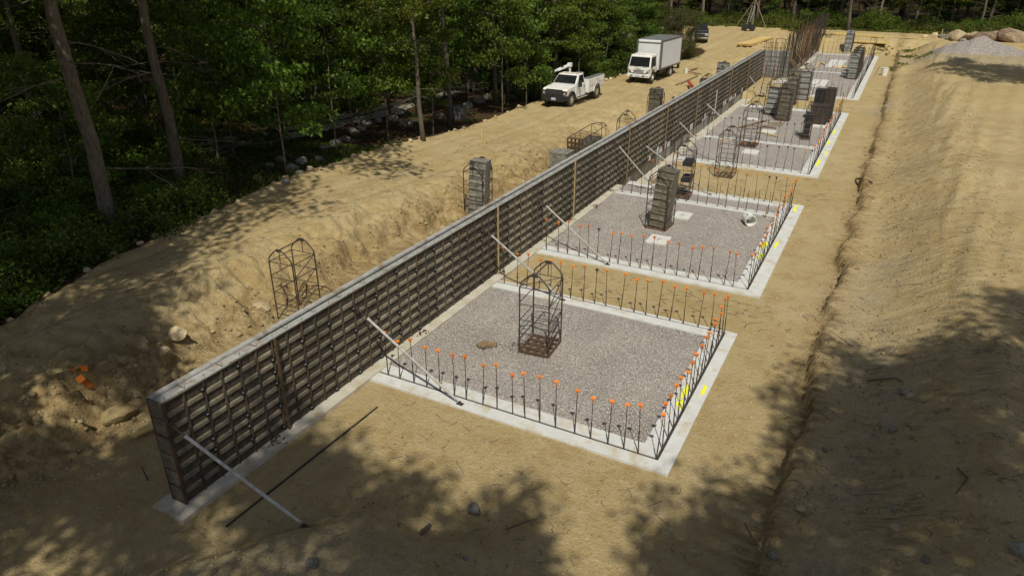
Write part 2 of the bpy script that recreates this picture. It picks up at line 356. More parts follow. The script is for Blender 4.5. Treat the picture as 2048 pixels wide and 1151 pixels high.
MT['leafS'] = leaf_material("shrub_leaves", (0.054, 0.092, 0.010), (0.095, 0.143, 0.016), (0.154, 0.195, 0.025))
MT['leafG'] = leaf_material("ground_leaves", (0.078, 0.109, 0.016), (0.131, 0.157, 0.023), (0.178, 0.168, 0.031))
MT['leafR'] = leaf_material("bronze_leaves", (0.045, 0.060, 0.016), (0.075, 0.075, 0.020), (0.14, 0.070, 0.025))

# ---------------------------------------------------------------- mesh helpers
def tag(o, label=None, cat=None, group=None, kind=None):
    if label: o['label'] = label
    if cat: o['category'] = cat
    if group: o['group'] = group
    if kind: o['kind'] = kind
    return o

def empty(name, loc=(0, 0, 0), rz=0.0):
    o = bpy.data.objects.new(name, None); col.objects.link(o)
    o.location = loc; o.rotation_euler = (0, 0, rz); o.empty_display_size = 0.3
    return o

def copy_tree(o, parent=None):
    c = o.copy(); col.objects.link(c); c.parent = parent
    for ch in KIDS.get(o.name, []):
        copy_tree_reg(ch, c)
    return c
KIDS = {}
def copy_tree_reg(o, parent):
    c = o.copy(); col.objects.link(c); c.parent = parent
    for ch in KIDS.get(o.name, []): copy_tree_reg(ch, c)
    return c

class MB:
    def __init__(s): s.v = []; s.f = []; s.m = []
    def add(s, vs, fs, mi=0):
        b = len(s.v); s.v += [tuple(p) for p in vs]; s.f += [tuple(b + i for i in f) for f in fs]; s.m += [mi] * len(fs)
    def hexa(s, p, mi=0):      # 8 points: bottom ring 0-3, top ring 4-7
        s.add(p, [(3, 2, 1, 0), (4, 5, 6, 7), (0, 1, 5, 4), (1, 2, 6, 5), (2, 3, 7, 6), (3, 0, 4, 7)], mi)
    def box(s, x0, x1, y0, y1, z0, z1, mi=0):
        s.hexa([(x0, y0, z0), (x1, y0, z0), (x1, y1, z0), (x0, y1, z0), (x0, y0, z1), (x1, y0, z1), (x1, y1, z1), (x0, y1, z1)], mi)
    def obox(s, p0, p1, w, h, mi=0, up=(0, 0, 1)):      # bar of w x h between two points
        p0 = Vector(p0); p1 = Vector(p1); d = (p1 - p0).normalized(); u = Vector(up)
        if abs(d.dot(u)) > 0.95: u = Vector((0, 1, 0))
        a = d.cross(u).normalized(); b = a.cross(d)
        P = []
        for c in (p0, p1):
            for sa, sb in ((-1, -1), (1, -1), (1, 1), (-1, 1)): P.append(c + a * (sa * w / 2) + b * (sb * h / 2))
        s.hexa(P, mi)
    def tube(s, pts, r, n=6, mi=0, caps=True):
        pts = [Vector(p) for p in pts]; k = len(pts)
        rs = r if isinstance(r, (list, tuple)) else [r] * k
        b = len(s.v); ref = Vector((0, 0, 1))
        for i, p in enumerate(pts):
            d = (pts[min(i + 1, k - 1)] - pts[max(i - 1, 0)]).normalized()
            u = ref if abs(d.dot(ref)) < 0.92 else Vector((1, 0, 0))
            a = d.cross(u).normalized(); c = a.cross(d)
            for j in range(n):
                t = 2 * math.pi * j / n
                s.v.append(tuple(p + (a * math.cos(t) + c * math.sin(t)) * rs[i]))
        for i in range(k - 1):
            for j in range(n):
                q = (j + 1) % n
                s.f.append((b + i * n + j, b + i * n + q, b + (i + 1) * n + q, b + (i + 1) * n + j)); s.m.append(mi)
        if caps:
            s.f.append(tuple(b + j for j in reversed(range(n)))); s.m.append(mi)
            s.f.append(tuple(b + (k - 1) * n + j for j in range(n))); s.m.append(mi)
    def prismx(s, prof, x0, x1, mi=0, prof2=None):     # profile in (y, z), extruded along x
        n = len(prof); p2 = prof2 or prof
        vs = [(x0, y, z) for y, z in prof] + [(x1, y, z) for y, z in p2]
        s.add(vs, [tuple(range(n)), tuple(reversed(range(n, 2 * n)))] + [(i, n + i, n + (i + 1) % n, (i + 1) % n) for i in range(n)], mi)
    def prismz(s, prof, z0, z1, mi=0):
        n = len(prof)
        vs = [(x, y, z0) for x, y in prof] + [(x, y, z1) for x, y in prof]
        s.add(vs, [tuple(reversed(range(n))), tuple(range(n, 2 * n))] + [(i, (i + 1) % n, n + (i + 1) % n, n + i) for i in range(n)], mi)
    def cylx(s, x0, x1, y, z, r, n=20, mi=0, r2=None): s.tube([(x0, y, z), (x1, y, z)], [r, r2 or r], n, mi)
    def build(s, name, mats, parent=None, smooth=False, bevel=0.0):
        me = bpy.data.meshes.new(name); me.from_pydata(s.v, [], s.f)
        if not isinstance(mats, (list, tuple)): mats = [mats]
        for m in mats: me.materials.append(m)
        if len(mats) > 1: me.polygons.foreach_set("material_index", s.m)
        if smooth: me.polygons.foreach_set("use_smooth", [True] * len(s.f))
        bm = bmesh.new(); bm.from_mesh(me); bmesh.ops.recalc_face_normals(bm, faces=bm.faces); bm.to_mesh(me); bm.free()
        o = bpy.data.objects.new(name, me); col.objects.link(o)
        if bevel:
            mod = o.modifiers.new("bevel", 'BEVEL'); mod.width = bevel; mod.segments = 2; mod.limit_method = 'ANGLE'; mod.angle_limit = R(35)
            if smooth is False: pass
        if parent is not None:
            o.parent = parent; KIDS.setdefault(parent.name, []).append(o)
        return o

def text(name, s, size, mat, parent, loc, rot, ext=0.004, align='CENTER'):
    c = bpy.data.curves.new(name, 'FONT'); c.body = s; c.size = size; c.extrude = ext; c.align_x = align; c.align_y = 'CENTER'
    c.materials.append(mat)
    o = bpy.data.objects.new(name, c); col.objects.link(o); o.location = loc; o.rotation_euler = rot
    me_ = bpy.data.meshes.new_from_object(o); bpy.data.objects.remove(o); o = bpy.data.objects.new(name, me_); col.objects.link(o); o.location = loc; o.rotation_euler = rot
    if not me_.materials: me_.materials.append(mat)
    o.parent = parent; KIDS.setdefault(parent.name, []).append(o)
    return o

def np_mesh(name, verts, quads, mat, smooth=False):
    me = bpy.data.meshes.new(name); nv = len(verts); nf = len(quads)
    me.vertices.add(nv); me.vertices.foreach_set("co", np.asarray(verts, np.float32).ravel())
    me.loops.add(nf * 4); me.loops.foreach_set("vertex_index", np.asarray(quads, np.int32).ravel())
    me.polygons.add(nf); me.polygons.foreach_set("loop_start", np.arange(0, nf * 4, 4, dtype=np.int32))
    me.polygons.foreach_set("loop_total", np.full(nf, 4, np.int32))
    if smooth: me.polygons.foreach_set("use_smooth", np.ones(nf, bool))
    me.materials.append(mat); me.update(calc_edges=True); me.validate()
    return me

# ---------------------------------------------------------------- ground sheet
def axis(segs):
    out = []
    for a, b, st in segs: out += list(np.arange(a, b, st))
    out.append(segs[-1][1]); return np.array(out)
gx = axis([(-1500, -300, 200), (-300, -80, 20), (-80, -32, 2.0), (-32, -23, 0.4), (-23, -12, 0.085), (-12, -2.4, 0.25), (-2.4, 4.8, 0.085), (4.8, 14, 0.3), (14, 40, 1.5), (40, 160, 12), (160, 1500, 134)])
gy = axis([(-1500, -200, 260), (-200, -10, 12), (-10, 3, 0.8), (3, 26, 0.085), (26, 50, 0.16), (50, 112, 0.33), (112, 160, 3), (160, 400, 20), (400, 1500, 220)])
X, Y = np.meshgrid(gx, gy)
Z = H(X, Y)
nx, ny = len(gx), len(gy)
idx = np.arange(nx * ny).reshape(ny, nx)
q = np.stack([idx[:-1, :-1], idx[:-1, 1:], idx[1:, 1:], idx[1:, :-1]], -1).reshape(-1, 4)
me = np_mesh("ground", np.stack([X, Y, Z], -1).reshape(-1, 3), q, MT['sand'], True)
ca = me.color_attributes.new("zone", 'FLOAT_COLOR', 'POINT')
e = forest_edge(Y)
left = ss(-0.3, 0.3, e - X + 0.35 * fbm(X * 0.8, Y * 0.8, 3, 71))
far = ss(-0.8, 1.2, Y - far_edge(X) + 2.0 * fbm(X * 0.3, Y * 0.3, 3, 72))
behind = ss(-2, -6, Y) * 0
zr = np.clip(np.maximum(left, far), 0, 1)
island = np.exp(-(((X + 19.6) / 1.5) ** 2 + ((Y - 76) / 4.5) ** 2) ** 2)
zr = np.maximum(zr, island)
zg = np.clip(0.6 * np.exp(-((X - 0.9 - 0.4 * np.sin(Y * 0.5)) / 0.9) ** 2) * (Y < 26) + 0.6 * ss(6.5, 8.5, 15 - Y) * (X > -9) * 0.7, 0, 1)
zg = np.maximum(zg, np.exp(-(((X + 0.6) / 0.9) ** 2 + ((Y - 57) / 1.6) ** 2)))
zg = np.maximum(zg, ss(7.5, 5.0, np.hypot((X - 9.5) / 1.5, Y - 83)))
n71 = 0.30 * fbm(X * 0.5, Y * 0.45, 4, 31)
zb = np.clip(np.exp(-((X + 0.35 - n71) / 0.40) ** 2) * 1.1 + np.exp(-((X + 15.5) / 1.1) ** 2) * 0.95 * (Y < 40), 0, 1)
zb = np.maximum(zb, 0.9 * np.exp(-(((X + 15) / 1.6) ** 2 + ((Y - 5.8) / 2.4) ** 2)))  # dark tone at the near left toe paints the shade of an undercut
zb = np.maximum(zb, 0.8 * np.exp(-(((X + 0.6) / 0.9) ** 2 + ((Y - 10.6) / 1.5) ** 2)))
za = ss(0.2, 1.2, X) * (1 - ss(2.8, 4.2, X)) * ss(4, 9, Y)
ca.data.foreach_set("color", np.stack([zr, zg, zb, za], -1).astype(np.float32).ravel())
ground = bpy.data.objects.new("ground", me); col.objects.link(ground); tag(ground, kind='structure')

# path through the woods
def ribbon(name, pts, w, mat, dz=0.03, steps=60, kind='structure'):
    pts = [Vector((p[0], p[1], 0)) for p in pts]; P = []
    for i in range(steps + 1):
        t = i / steps * (len(pts) - 1); k = min(int(t), len(pts) - 2); f = t - k
        P.append(pts[k].lerp(pts[k + 1], f))
    mb = MB(); vs = []; nw = 8
    for i, p in enumerate(P):
        d = (P[min(i + 1, steps)] - P[max(i - 1, 0)]).normalized(); s = Vector((-d.y, d.x, 0))
        for j in range(nw + 1):
            o = p + s * (w * (j / nw - 0.5) * (1 + 0.25 * math.sin(i * 1.7 + (j > nw / 2) * 2)))
            vs.append((o.x, o.y, Hs(o.x, o.y) + dz + 0.03))
    fs = [(i * (nw + 1) + j, i * (nw + 1) + j + 1, (i + 1) * (nw + 1) + j + 1, (i + 1) * (nw + 1) + j) for i in range(steps) for j in range(nw)]
    mb.add(vs, fs); o = mb.build(name, mat, smooth=True); tag(o, kind=kind); return o
ribbon("path", [(-35.5, 15), (-34, 21), (-31.9, 26.5), (-31.2, 31), (-31, 36), (-31, 41), (-31.6, 47), (-32.5, 55)], 1.5, MT['path'])
ribbon("path", [(-38, 17), (-35.6, 22), (-33.7, 27.5), (-32.8, 32), (-32.6, 36.5), (-32.6, 41), (-33.2, 47), (-34, 55)], 1.0, MT['path'])
# ---------------------------------------------------------------- footings, gravel beds
def strip_footing(label, x0, x1, ys, yb, xr_key, rows, mids=()):
    """ring of concrete strips: front at ys, back at yb, right edge x1; rows = keyway y positions"""
    root = empty('strip_footing', (0, 0, 0)); tag(root, label, 'footing', 'concrete strip footings around the gravel beds')
    c = MB(); k = MB(); T = -0.30
    yf_key, yb_key = rows
    kw = 0.035
    # front strip (outer, inner), back strip, right strip
    c.box(x0, x1, ys, yf_key - kw, T, 0); c.box(x0, xr_key - kw, yf_key + kw, yf_key + 0.40, T, 0.002)
    c.box(xr_key + kw, x1, yf_key - kw, yb, T, 0)
    c.box(xr_key - 0.42, xr_key - kw, yf_key + 0.40, yb_key - 0.42, T, 0)
    c.box(x0, xr_key - kw, yb_key - 0.42, yb_key - kw, T, 0.002)
    c.box(x0, xr_key + kw, yb_key + kw, yb, T, 0)
    k.box(x0, xr_key + kw, yf_key - kw, yf_key + kw, T, -0.022)
    k.box(xr_key - kw, xr_key + kw, yf_key + kw, yb_key - kw, T, -0.022)
    k.box(x0, xr_key + kw, yb_key - kw, yb_key + kw, T, -0.022)
    for ym in mids:
        c.box(x0, xr_key - 0.42, ym - 0.26, ym - kw, T, -0.004); c.box(x0, xr_key - 0.42, ym + kw, ym + 0.22, T, -0.004)
        k.box(x0, xr_key - 0.42, ym - kw, ym + kw, T, -0.024)
    c.build('strip', MT['concrete'], root); k.build('keyway', MT['keyway'], root)
    return root
XR = -2.98
FA = strip_footing('nearest concrete strip footing, ring around the closest gravel bed', -10.60, -2.62, 11.98, 19.0, XR, (12.38, 18.86))
FB = strip_footing('second concrete strip footing, ring around the gravel bed with the white pipe bucket', -10.60, -2.50, 21.82, 32.25, XR, (22.22, 32.06), (30.38,))
FC = strip_footing('third concrete strip footing, ring around the gravel bed with the black form boxes', -9.86, -2.50, 37.25, 55.2, XR, (37.62, 54.8), (43.6,))
FD = strip_footing('farthest concrete strip footing, ring around the gravel bed beside the rebar mats', -8.2, -2.28, 61.0, 90.6, -2.75, (61.45, 90.2), (75.4,))
def stuffbox(name, x0, x1, y0, y1, z, mat):
    mb = MB(); n = 40; m_ = int(max(8, (y1 - y0) / 0.25)); vs = []
    for i in range(n + 1):
        for j in range(m_ + 1):
            x = x0 + (x1 - x0) * i / n; y = y0 + (y1 - y0) * j / m_
            vs.append((x, y, z + 0.045 * float(vn(x * .9, y * .9, 91)) + 0.02 * float(vn(x * 2.3, y * 2.3, 93)) + 0.01 * float(vn(x * 5, y * 5, 92))))
    fs = [(i * (m_ + 1) + j, (i + 1) * (m_ + 1) + j, (i + 1) * (m_ + 1) + j + 1, i * (m_ + 1) + j + 1) for i in range(n) for j in range(m_)]
    mb.add(vs, fs); o = mb.build(name, mat, smooth=True); tag(o, kind='structure'); return o
stuffbox('gravel_bed', -10.59, XR - 0.43, 12.79, 18.43, -0.035, MT['gravel'])
stuffbox('gravel_bed', -10.59, XR - 0.43, 22.63, 30.11, -0.035, MT['gravel'])
stuffbox('gravel_bed', -10.59, XR - 0.43, 30.61, 31.63, -0.035, MT['gravel'])
stuffbox('gravel_bed', -9.85, XR - 0.43, 38.03, 43.33, -0.035, MT['gravel'])
stuffbox('gravel_bed', -9.85, XR - 0.43, 43.83, 54.37, -0.035, MT['gravel'])
stuffbox('gravel_bed', -8.19, -2.75 - 0.43, 61.86, 75.13, -0.035, MT['gravel'])
stuffbox('gravel_bed', -8.19, -2.75 - 0.43, 75.63, 89.77, -0.035, MT['gravel'])
# crushed stone standing proud of the beds
def stones(name, n, region, size, mats, lift=0.0, kind='stuff', seed=3, ter=True):
    rg = np.random.default_rng(seed); me_v = []; me_q = []
    base = np.array([(-1, -1, -.6), (1, -1, -.6), (1, 1, -.6), (-1, 1, -.6), (-.8, -.7, .6), (.7, -.8, .7), (.8, .7, .5), (-.7, .8, .7)])
    fq = np.array([(3, 2, 1, 0), (4, 5, 6, 7), (0, 1, 5, 4), (1, 2, 6, 5), (2, 3, 7, 6), (3, 0, 4, 7)])
    x = rg.uniform(region[0], region[1], n); y = region[2] + (region[3] - region[2]) * rg.random(n) ** 1.3
    z = H(x, y) if ter else np.full(n, lift)
    s = size * (0.5 + rg.random(n) ** 3 * 1.6)
    V = base[None] * (1 + 0.35 * (rg.random((n, 8, 3)) - 0.5)) * s[:, None, None] * rg.uniform(0.7, 1.2, (n, 1, 3))
    a = rg.uniform(0, 6.28, n); ca_, sa_ = np.cos(a)[:, None], np.sin(a)[:, None]; t = rg.uniform(-.6, .6, n)[:, None]
    vx = V[..., 0] * ca_ - V[..., 1] * sa_; vy = V[..., 0] * sa_ + V[..., 1] * ca_; vz = V[..., 2] + vx * t * .5
    P = np.stack([vx + x[:, None], vy + y[:, None], vz + z[:, None] + s[:, None] * 0.25], -1).reshape(-1, 3)
    Q = (fq[None] + (np.arange(n) * 8)[:, None, None]).reshape(-1, 4)
    o = bpy.data.objects.new(name, np_mesh(name, P, Q, mats)); col.objects.link(o); tag(o, kind=kind)
    return o
stones('loose_gravel', 10000, (-10.5, -3.32, 12.68, 18.5), 0.014, MT['gravelstone'], -0.03, seed=4, ter=False)
stones('loose_gravel', 8000, (-10.5, -3.32, 22.5, 30.1), 0.015, MT['gravelstone'], -0.03, seed=5, ter=False)
tag(stones('pebbles', 5200, (-1.2, 5.0, 6, 40), 0.012, MT['sandrock'], seed=6), 'small pale pebbles scattered over the sandy slope', 'pebbles')
tag(stones('pebbles', 3600, (-21, -11.6, 4, 40), 0.013, MT['sandrock'], seed=7), 'small pale pebbles scattered over the left bank', 'pebbles')
tag(stones('pebbles', 2200, (-11, 0, 4, 13), 0.014, MT['sandrock'], seed=8), 'small pale pebbles scattered over the near sand', 'pebbles')
tag(stones('pebbles', 900, (-2.4, -0.6, 12, 60), 0.016, MT['sandrock'], seed=9), 'small pale pebbles scattered beside the footings', 'pebbles')
tag(stones('clods', 1300, (-16.4, -14.2, 4.5, 34), 0.030, MT['clod'], seed=10), 'clods of earth fallen along the cut bank', 'clods')
tag(stones('clods', 700, (-0.9, 1.2, 7, 60), 0.030, MT['clod'], seed=12), 'clods of earth along the right hand ledge', 'clods')

tag(stones('clods', 3200, (0.0, 4.6, 6, 60), 0.020, MT['clod'], seed=13), 'crumbs of dug earth over the right hand slope', 'clods')
tag(stones('clods', 2200, (-20, -14.6, 4, 45), 0.020, MT['clod'], seed=14), 'crumbs of dug earth over the left plateau', 'clods')
tag(stones('clods', 900, (-9.5, -.8, 4.5, 11.5), 0.015, MT['clod'], seed=15), 'crumbs of earth on the near sand', 'clods')
# footing under the wall
root = empty('wall_footing'); tag(root, 'long narrow concrete footing running under the tall formwork wall', 'footing')
c = MB(); c.box(-11.48, -10.59, 6.17, 31.3, -0.3, 0.035); c.build('slab', MT['concrete_warm'], root)
c = MB(); c.box(-11.47, -9.90, 31.32, 44.2, -0.95, -0.60); c.build('slab', MT['concrete_warm'], root)
c = MB(); c.box(-11.47, -9.93, 44.22, 60.9, -0.95, -0.57); c.build('slab', MT['concrete_warm'], root)
c = MB(); c.box(-9.6, -8.22, 66.0, 96.0, -0.3, -0.002); c.build('slab', MT['concrete_warm'], root)
# marking paint on the footings
def paint(parent, cx, cy, sx, sy, rot=0.0):
    mb = MB(); n = 18
    pr = []
    for i in range(n):
        a = 2 * math.pi * i / n; r = 0.75 + 0.35 * rnd.random()
        x = cx + sx * r * math.cos(a) * 0.9; y = cy + sy * r * math.sin(a)
        pr.append((x, y))
    mb.prismz(pr, 0.003, 0.0075)
    for k in range(5):
        x = cx + rnd.uniform(-sx, sx); y = cy + rnd.uniform(-sy, sy) * 1.4
        mb.box(x - sx * .28, x + sx * .28, y - .06, y + .05, 0.003, 0.0068)
    mb.build('paint_mark', MT['yellow'], parent)
for par, px, py, sx, sy in ((FA, 1370, 783, .10, .34), (FA, 1363, 808, .11, .16), (FA, 1408, 780, .07, .26), (FB, 1530, 490, .11, .45), (FB, 1523, 512, .10, .3), (FB, 1552, 490, .08, .4),
                            (FB, 1590, 418, .09, .5), (FC, 1632, 325, .11, .8), (FC, 1653, 307, .08, .6), (FC, 1655, 285, .10, .9), (FC, 1668, 265, .1, .8)):
    p = G(px, py); 
    x = p.x
    if abs(x - (XR - .22)) < abs(x - (XR + .2)): x = min(max(x, XR - .42 + sx), XR - .045 - sx)
    else: x = max(XR + .045 + sx * 1.0, min(x, -2.6 - sx))
    paint(par, x, p.y, sx * .8, sy)
# square pads in the beds
PADS = [(-7.35, -6.55, 24.75, 25.65), (-7.25, -6.55, 28.0, 28.85), (-6.9, -6.05, 40.4, 41.3), (-6.9, -6.05, 46.2, 47.0), (-8.5, -7.6, 49.6, 50.4), (-4.3, -3.45, 49.4, 50.3),
        (-6.6, -6.0, 66.6, 70.0), (-5.9, -5.3, 66.6, 70.0), (-8.1, -5.9, 62.7, 63.3), (-8.1, -6.4, 64.4, 65.0), (-8.1, -5.9, 66.2, 66.9), (-6.6, -5.9, 79, 85), (-5.8, -5.1, 79, 85)]
PL = ['white square concrete pad nearest the camera in the gravel, in front of the loaded frame', 'white square pad marked with a cross behind the loaded frame in the second bed', 'white square pad in front of the empty frame in the third bed',
      'white square pad amid loose boards in the third bed', 'white pad beside the grey forms in the third bed', 'white pad at the foot of the black form boxes',
      'left one of two long white strips in the farthest gravel bed', 'right one of two long white strips in the farthest gravel bed', 'nearest long white strip by the wall in the farthest bed', 'middle long white strip by the wall in the farthest bed',
      'rear long white strip by the wall in the farthest bed', 'left far white strip behind the light grey stacked frames', 'right far white strip behind the light grey stacked frames']
for (x0, x1, y0, y1), lb in zip(PADS, PL):
    mb = MB(); mb.box(x0, x1, y0, y1, -0.3, 0.03)
    o = mb.build('concrete_pad', MT['padwhite'], bevel=0.008); tag(o, lb, 'pad')
    if y0 < 30:
        mx, my = (x0 + x1) / 2, (y0 + y1) / 2; m2 = MB(); m2.box(mx - .16, mx + .16, my - .012, my + .012, .0305, .0335); m2.box(mx - .012, mx + .012, my - .2, my - .0125, .0305, .0335); m2.box(mx - .012, mx + .012, my + .0125, my + .2, .0305, .0335)
        m2.build('cross_mark', MT['trim'], o)

# ---------------------------------------------------------------- formwork wall
WALL_H = 2.44; XF = -10.90; XB = -11.30; Y0 = 6.56; PITCHY = 0.912; NP = 68
root = empty('formwork_wall', (XF, Y0, 0)); WALLROOT = root
tag(root, 'long tall concrete wall still clad in dark gridded form panels, stepping away across the site', 'formwork wall')
def form_panel_mesh(seed, coarse=False):
    rr = random.Random(seed); mb = MB(); w = PITCHY - 0.006; d = 0.055
    mb.box(-d, -d + 0.012, 0.012, w - 0.012, 0.012, WALL_H - 0.012, 1)                 # face sheet
    for yy in (0, w - 0.008): mb.box(-d, -.004, yy, yy + 0.008, 0, WALL_H, 2)
    mb.box(-d, 0, 0.0125, w - 0.0125, 0, 0.012, 2); mb.box(-d, 0.0, 0.0125, w - 0.0125, WALL_H - 0.014, WALL_H, 0)
    nb = 8
    for k in range(1, nb):
        z = WALL_H * k / nb + rr.uniform(-.008, .008)
        h = 0.100
        # crossbar: hat section with a sloped top, cut short of the side rails so the grid reads as staggered bars
        for a, b2 in ((0.014, w / 2 - 0.01), (w / 2 + 0.01, w - 0.014)):
            P = [(-d + .012, a, z - h / 2), (-0.006, a + .035, z - h / 2 + .004), (-0.006, b2 - .05, z - h / 2 + .004), (-d + .012, b2, z - h / 2),
                 (-d + .012, a, z + h / 2), (-0.010, a + .035, z + h / 2 - .020), (-0.010, b2 - .075, z + h / 2 - .020), (-d + .012, b2, z + h / 2)]
            mb.hexa(P, 0)
    # centre rib with gussets between the bars
    mb.box(-d + .012, -0.008, w / 2 - .008, w / 2 + .008, 0.013, WALL_H - .015, 2)
    for k in range(nb):
        z = WALL_H * (k + .5) / nb
        mb.hexa([(-d + .013, w / 2 - .050, z - .08), (-.020, w / 2 - .028, z - .08), (-.020, w / 2 - .0085, z - .08), (-d + .013, w / 2 - .0085, z - .08),
                 (-d + .013, w / 2 - .022, z + .085), (-.020, w / 2 - .016, z + .085), (-.020, w / 2 - .0085, z + .085), (-d + .013, w / 2 - .0085, z + .085)], 2)
    # wedge clamps across the joint
    for k in range(nb):
        if (k + seed) % 2 == 0 or rr.random() < .25:
            z = WALL_H * (k + .5) / nb + rr.uniform(-.03, .03)
            mb.box(-0.045, 0.004, w - .105, w - .010, z - .035, z + .035, 3); mb.box(0.0045, 0.016, w - .085, w - .045, z - .008, z + .008, 4)
    return mb
proto = []
for sd_ in range(5):
    proto.append(form_panel_mesh(sd_).build('form_panel', [MT['fbar'], MT['fply'], MT['railbrown'], MT['black'], MT['galv']], root))
used = set()
for i in range(NP):
    s_ = rnd.randrange(5)
    if s_ in used: o = proto[s_].copy(); col.objects.link(o); o.parent = root
    else: o = proto[s_]; used.add(s_)
    o.location = (rnd.uniform(-.003, .003), i * PITCHY, rnd.uniform(-.004, .006) )
for s_ in range(5):
    if s_ not in used: bpy.data.objects.remove(proto[s_])
L = NP * PITCHY
mb = MB(); mb.box(XB - XF + .07, -0.07, 0.05, L - .05, -.6, 2.37); mb.build('concrete_core', MT['greyform'], root)
mb = MB()
mb.box(XB - XF, XB - XF + .014, 0, L, 0, 2.43, 0)
for i in range(NP + 1):
    y = i * PITCHY; mb.box(XB - XF - .055, XB - XF - .0005, y - .01, y + .01, 0, 2.43, 2)
for k in range(1, 8): mb.box(XB - XF - .05, XB - XF - .001, 0.011, L, WALL_H * k / 8 - .03, WALL_H * k / 8 + .03, 1)
mb.build('rear_formwork', [MT['fply'], MT['fbar'], MT['rust']], root)
mb = MB()                                                   # filler strips below the panels where the footing steps down
y = 31.4 - Y0
while y < 61 - Y0:
    w_ = rnd.choice((.45, .6, .9)); mb.box(-.06, -.012 + rnd.uniform(-.01, .01), y, min(y + w_, 60.9 - Y0) - .01, -.6, -.012 - rnd.uniform(0, .03), 0 if rnd.random() < .45 else 1)
    mb.box(-.011, .02, y, y + .02, -.6, -.05, 1)
    if y > 5 + 31 - Y0 and rnd.random() < .4: mb.box(-.009, .006, y + .05, y + w_ * .7, .03, rnd.uniform(.15, .5), 2)
    y += w_
mb.build('filler_strip', [MT['greyform'], MT['fbar'], MT['padwhite']], root)
mb = MB()                                                   # light top rails, in lengths with slight steps
y = -.01
while y < L:
    ln = rnd.choice((2.44, 3.05, 3.66)); y2 = min(y + ln, L); dz = rnd.uniform(0, .012)
    mb.box(-0.048, -0.010, y + .004, y2 - .004, WALL_H + .003, WALL_H + .016 + dz, 0)
    mb.box(XB - XF - .045, XB - XF + .085, y + .004, y2 - .004, WALL_H - .028, WALL_H + .018 + dz, 0); y = y2
for i in range(NP * 2):
    y = i * PITCHY / 2 + .1
    mb.tube([(-.09, y, WALL_H - .02), (-.09, y, WALL_H + .05 + rnd.random() * .03)], .007, 4, 1)
    if i % 2: mb.obox((XB - XF + .088, y, WALL_H - .01), (-.052, y, WALL_H - .01), .012, .006, 1)
mb.build('top_rail', [MT['rail'], MT['rust']], root)
mb = MB()                                                   # end bulkhead: stacked form fillers
for k in range(6):
    z0 = k * WALL_H / 6
    mb.box(XB - XF + .015, -.015, -.05 + rnd.uniform(-.006, .006), .0, z0 + .004, z0 + WALL_H / 6 - .004, 0)
    mb.box(XB - XF - .01, .012, -.062, -.051 + .0, z0 + .02, z0 + .05, 1)
for xx in (XB - XF - .012, -.012): mb.box(xx, xx + .026, -.058, -.001, 0, WALL_H, 1)
mb.build('end_bulkhead', [MT['fbar'], MT['rust']], root)
mb = MB(); mb.box(XB - XF + .088, -.052, -.045, 2.6, WALL_H - .05, WALL_H - .03); mb.build('top_sheet', MT['rail'], root)
for yy, z1, m_, w_ in ((9.3, 2.45, 'rust', .05), (19.33, 2.5, 'studwood', .04), (25.8, 2.55, 'studwood', .04), (32.4, 2.62, 'oldtimber', .06), (38.7, 2.6, 'oldtimber', .06), (45.3, 2.4, 'oldtimber', .06), (50.6, 1.6, 'padwhite', .05), (55.0, 2.6, 'oldtimber', .06), (61.5, 2.55, 'oldtimber', .08)):
    mb = MB(); mb.box(.036, .075, yy - Y0, yy - Y0 + w_, 0.08 if yy < 31 else (-.58 if yy < 60 else .02), z1); o = mb.build('strongback', MT[m_], root)
    if m_ == 'rust': o['label'] = 'rusty steel strongback'
# clamps heap on the footing below
def heap(px, py, label):
    p = G(px, py, 0.01); mb = MB()
    for k in range(16):
        a = Vector((rnd.gauss(0, .12), rnd.gauss(0, .12), rnd.uniform(.02, .07))); b = a + Vector((rnd.uniform(-.09, .09), rnd.uniform(-.09, .09), rnd.uniform(-.02, .03)))
        mb.obox(a, b, .025, .018)
    o = mb.build('clamp_heap', MT['rust']); o.location = p; tag(o, label, 'clamps', 'heaps of form clamps', kind='stuff')
for a in ((548, 886, 'heap of rusty form clamps on the wall footing nearest the camera'), (840, 668, 'heap of form clamps on the footing beside the nearest gravel bed'), (1000, 546, 'heap of form clamps at the foot of the first yellow timber stud'),
          (1140, 440, 'heap of form clamps at the foot of the second yellow timber stud'), (1195, 414, 'heap of form clamps lying on the second gravel bed'), (1222, 382, 'heap of form clamps where the wall footing steps'), (1282, 375, 'heap of form clamps just past the step in the footing')): heap(*a)

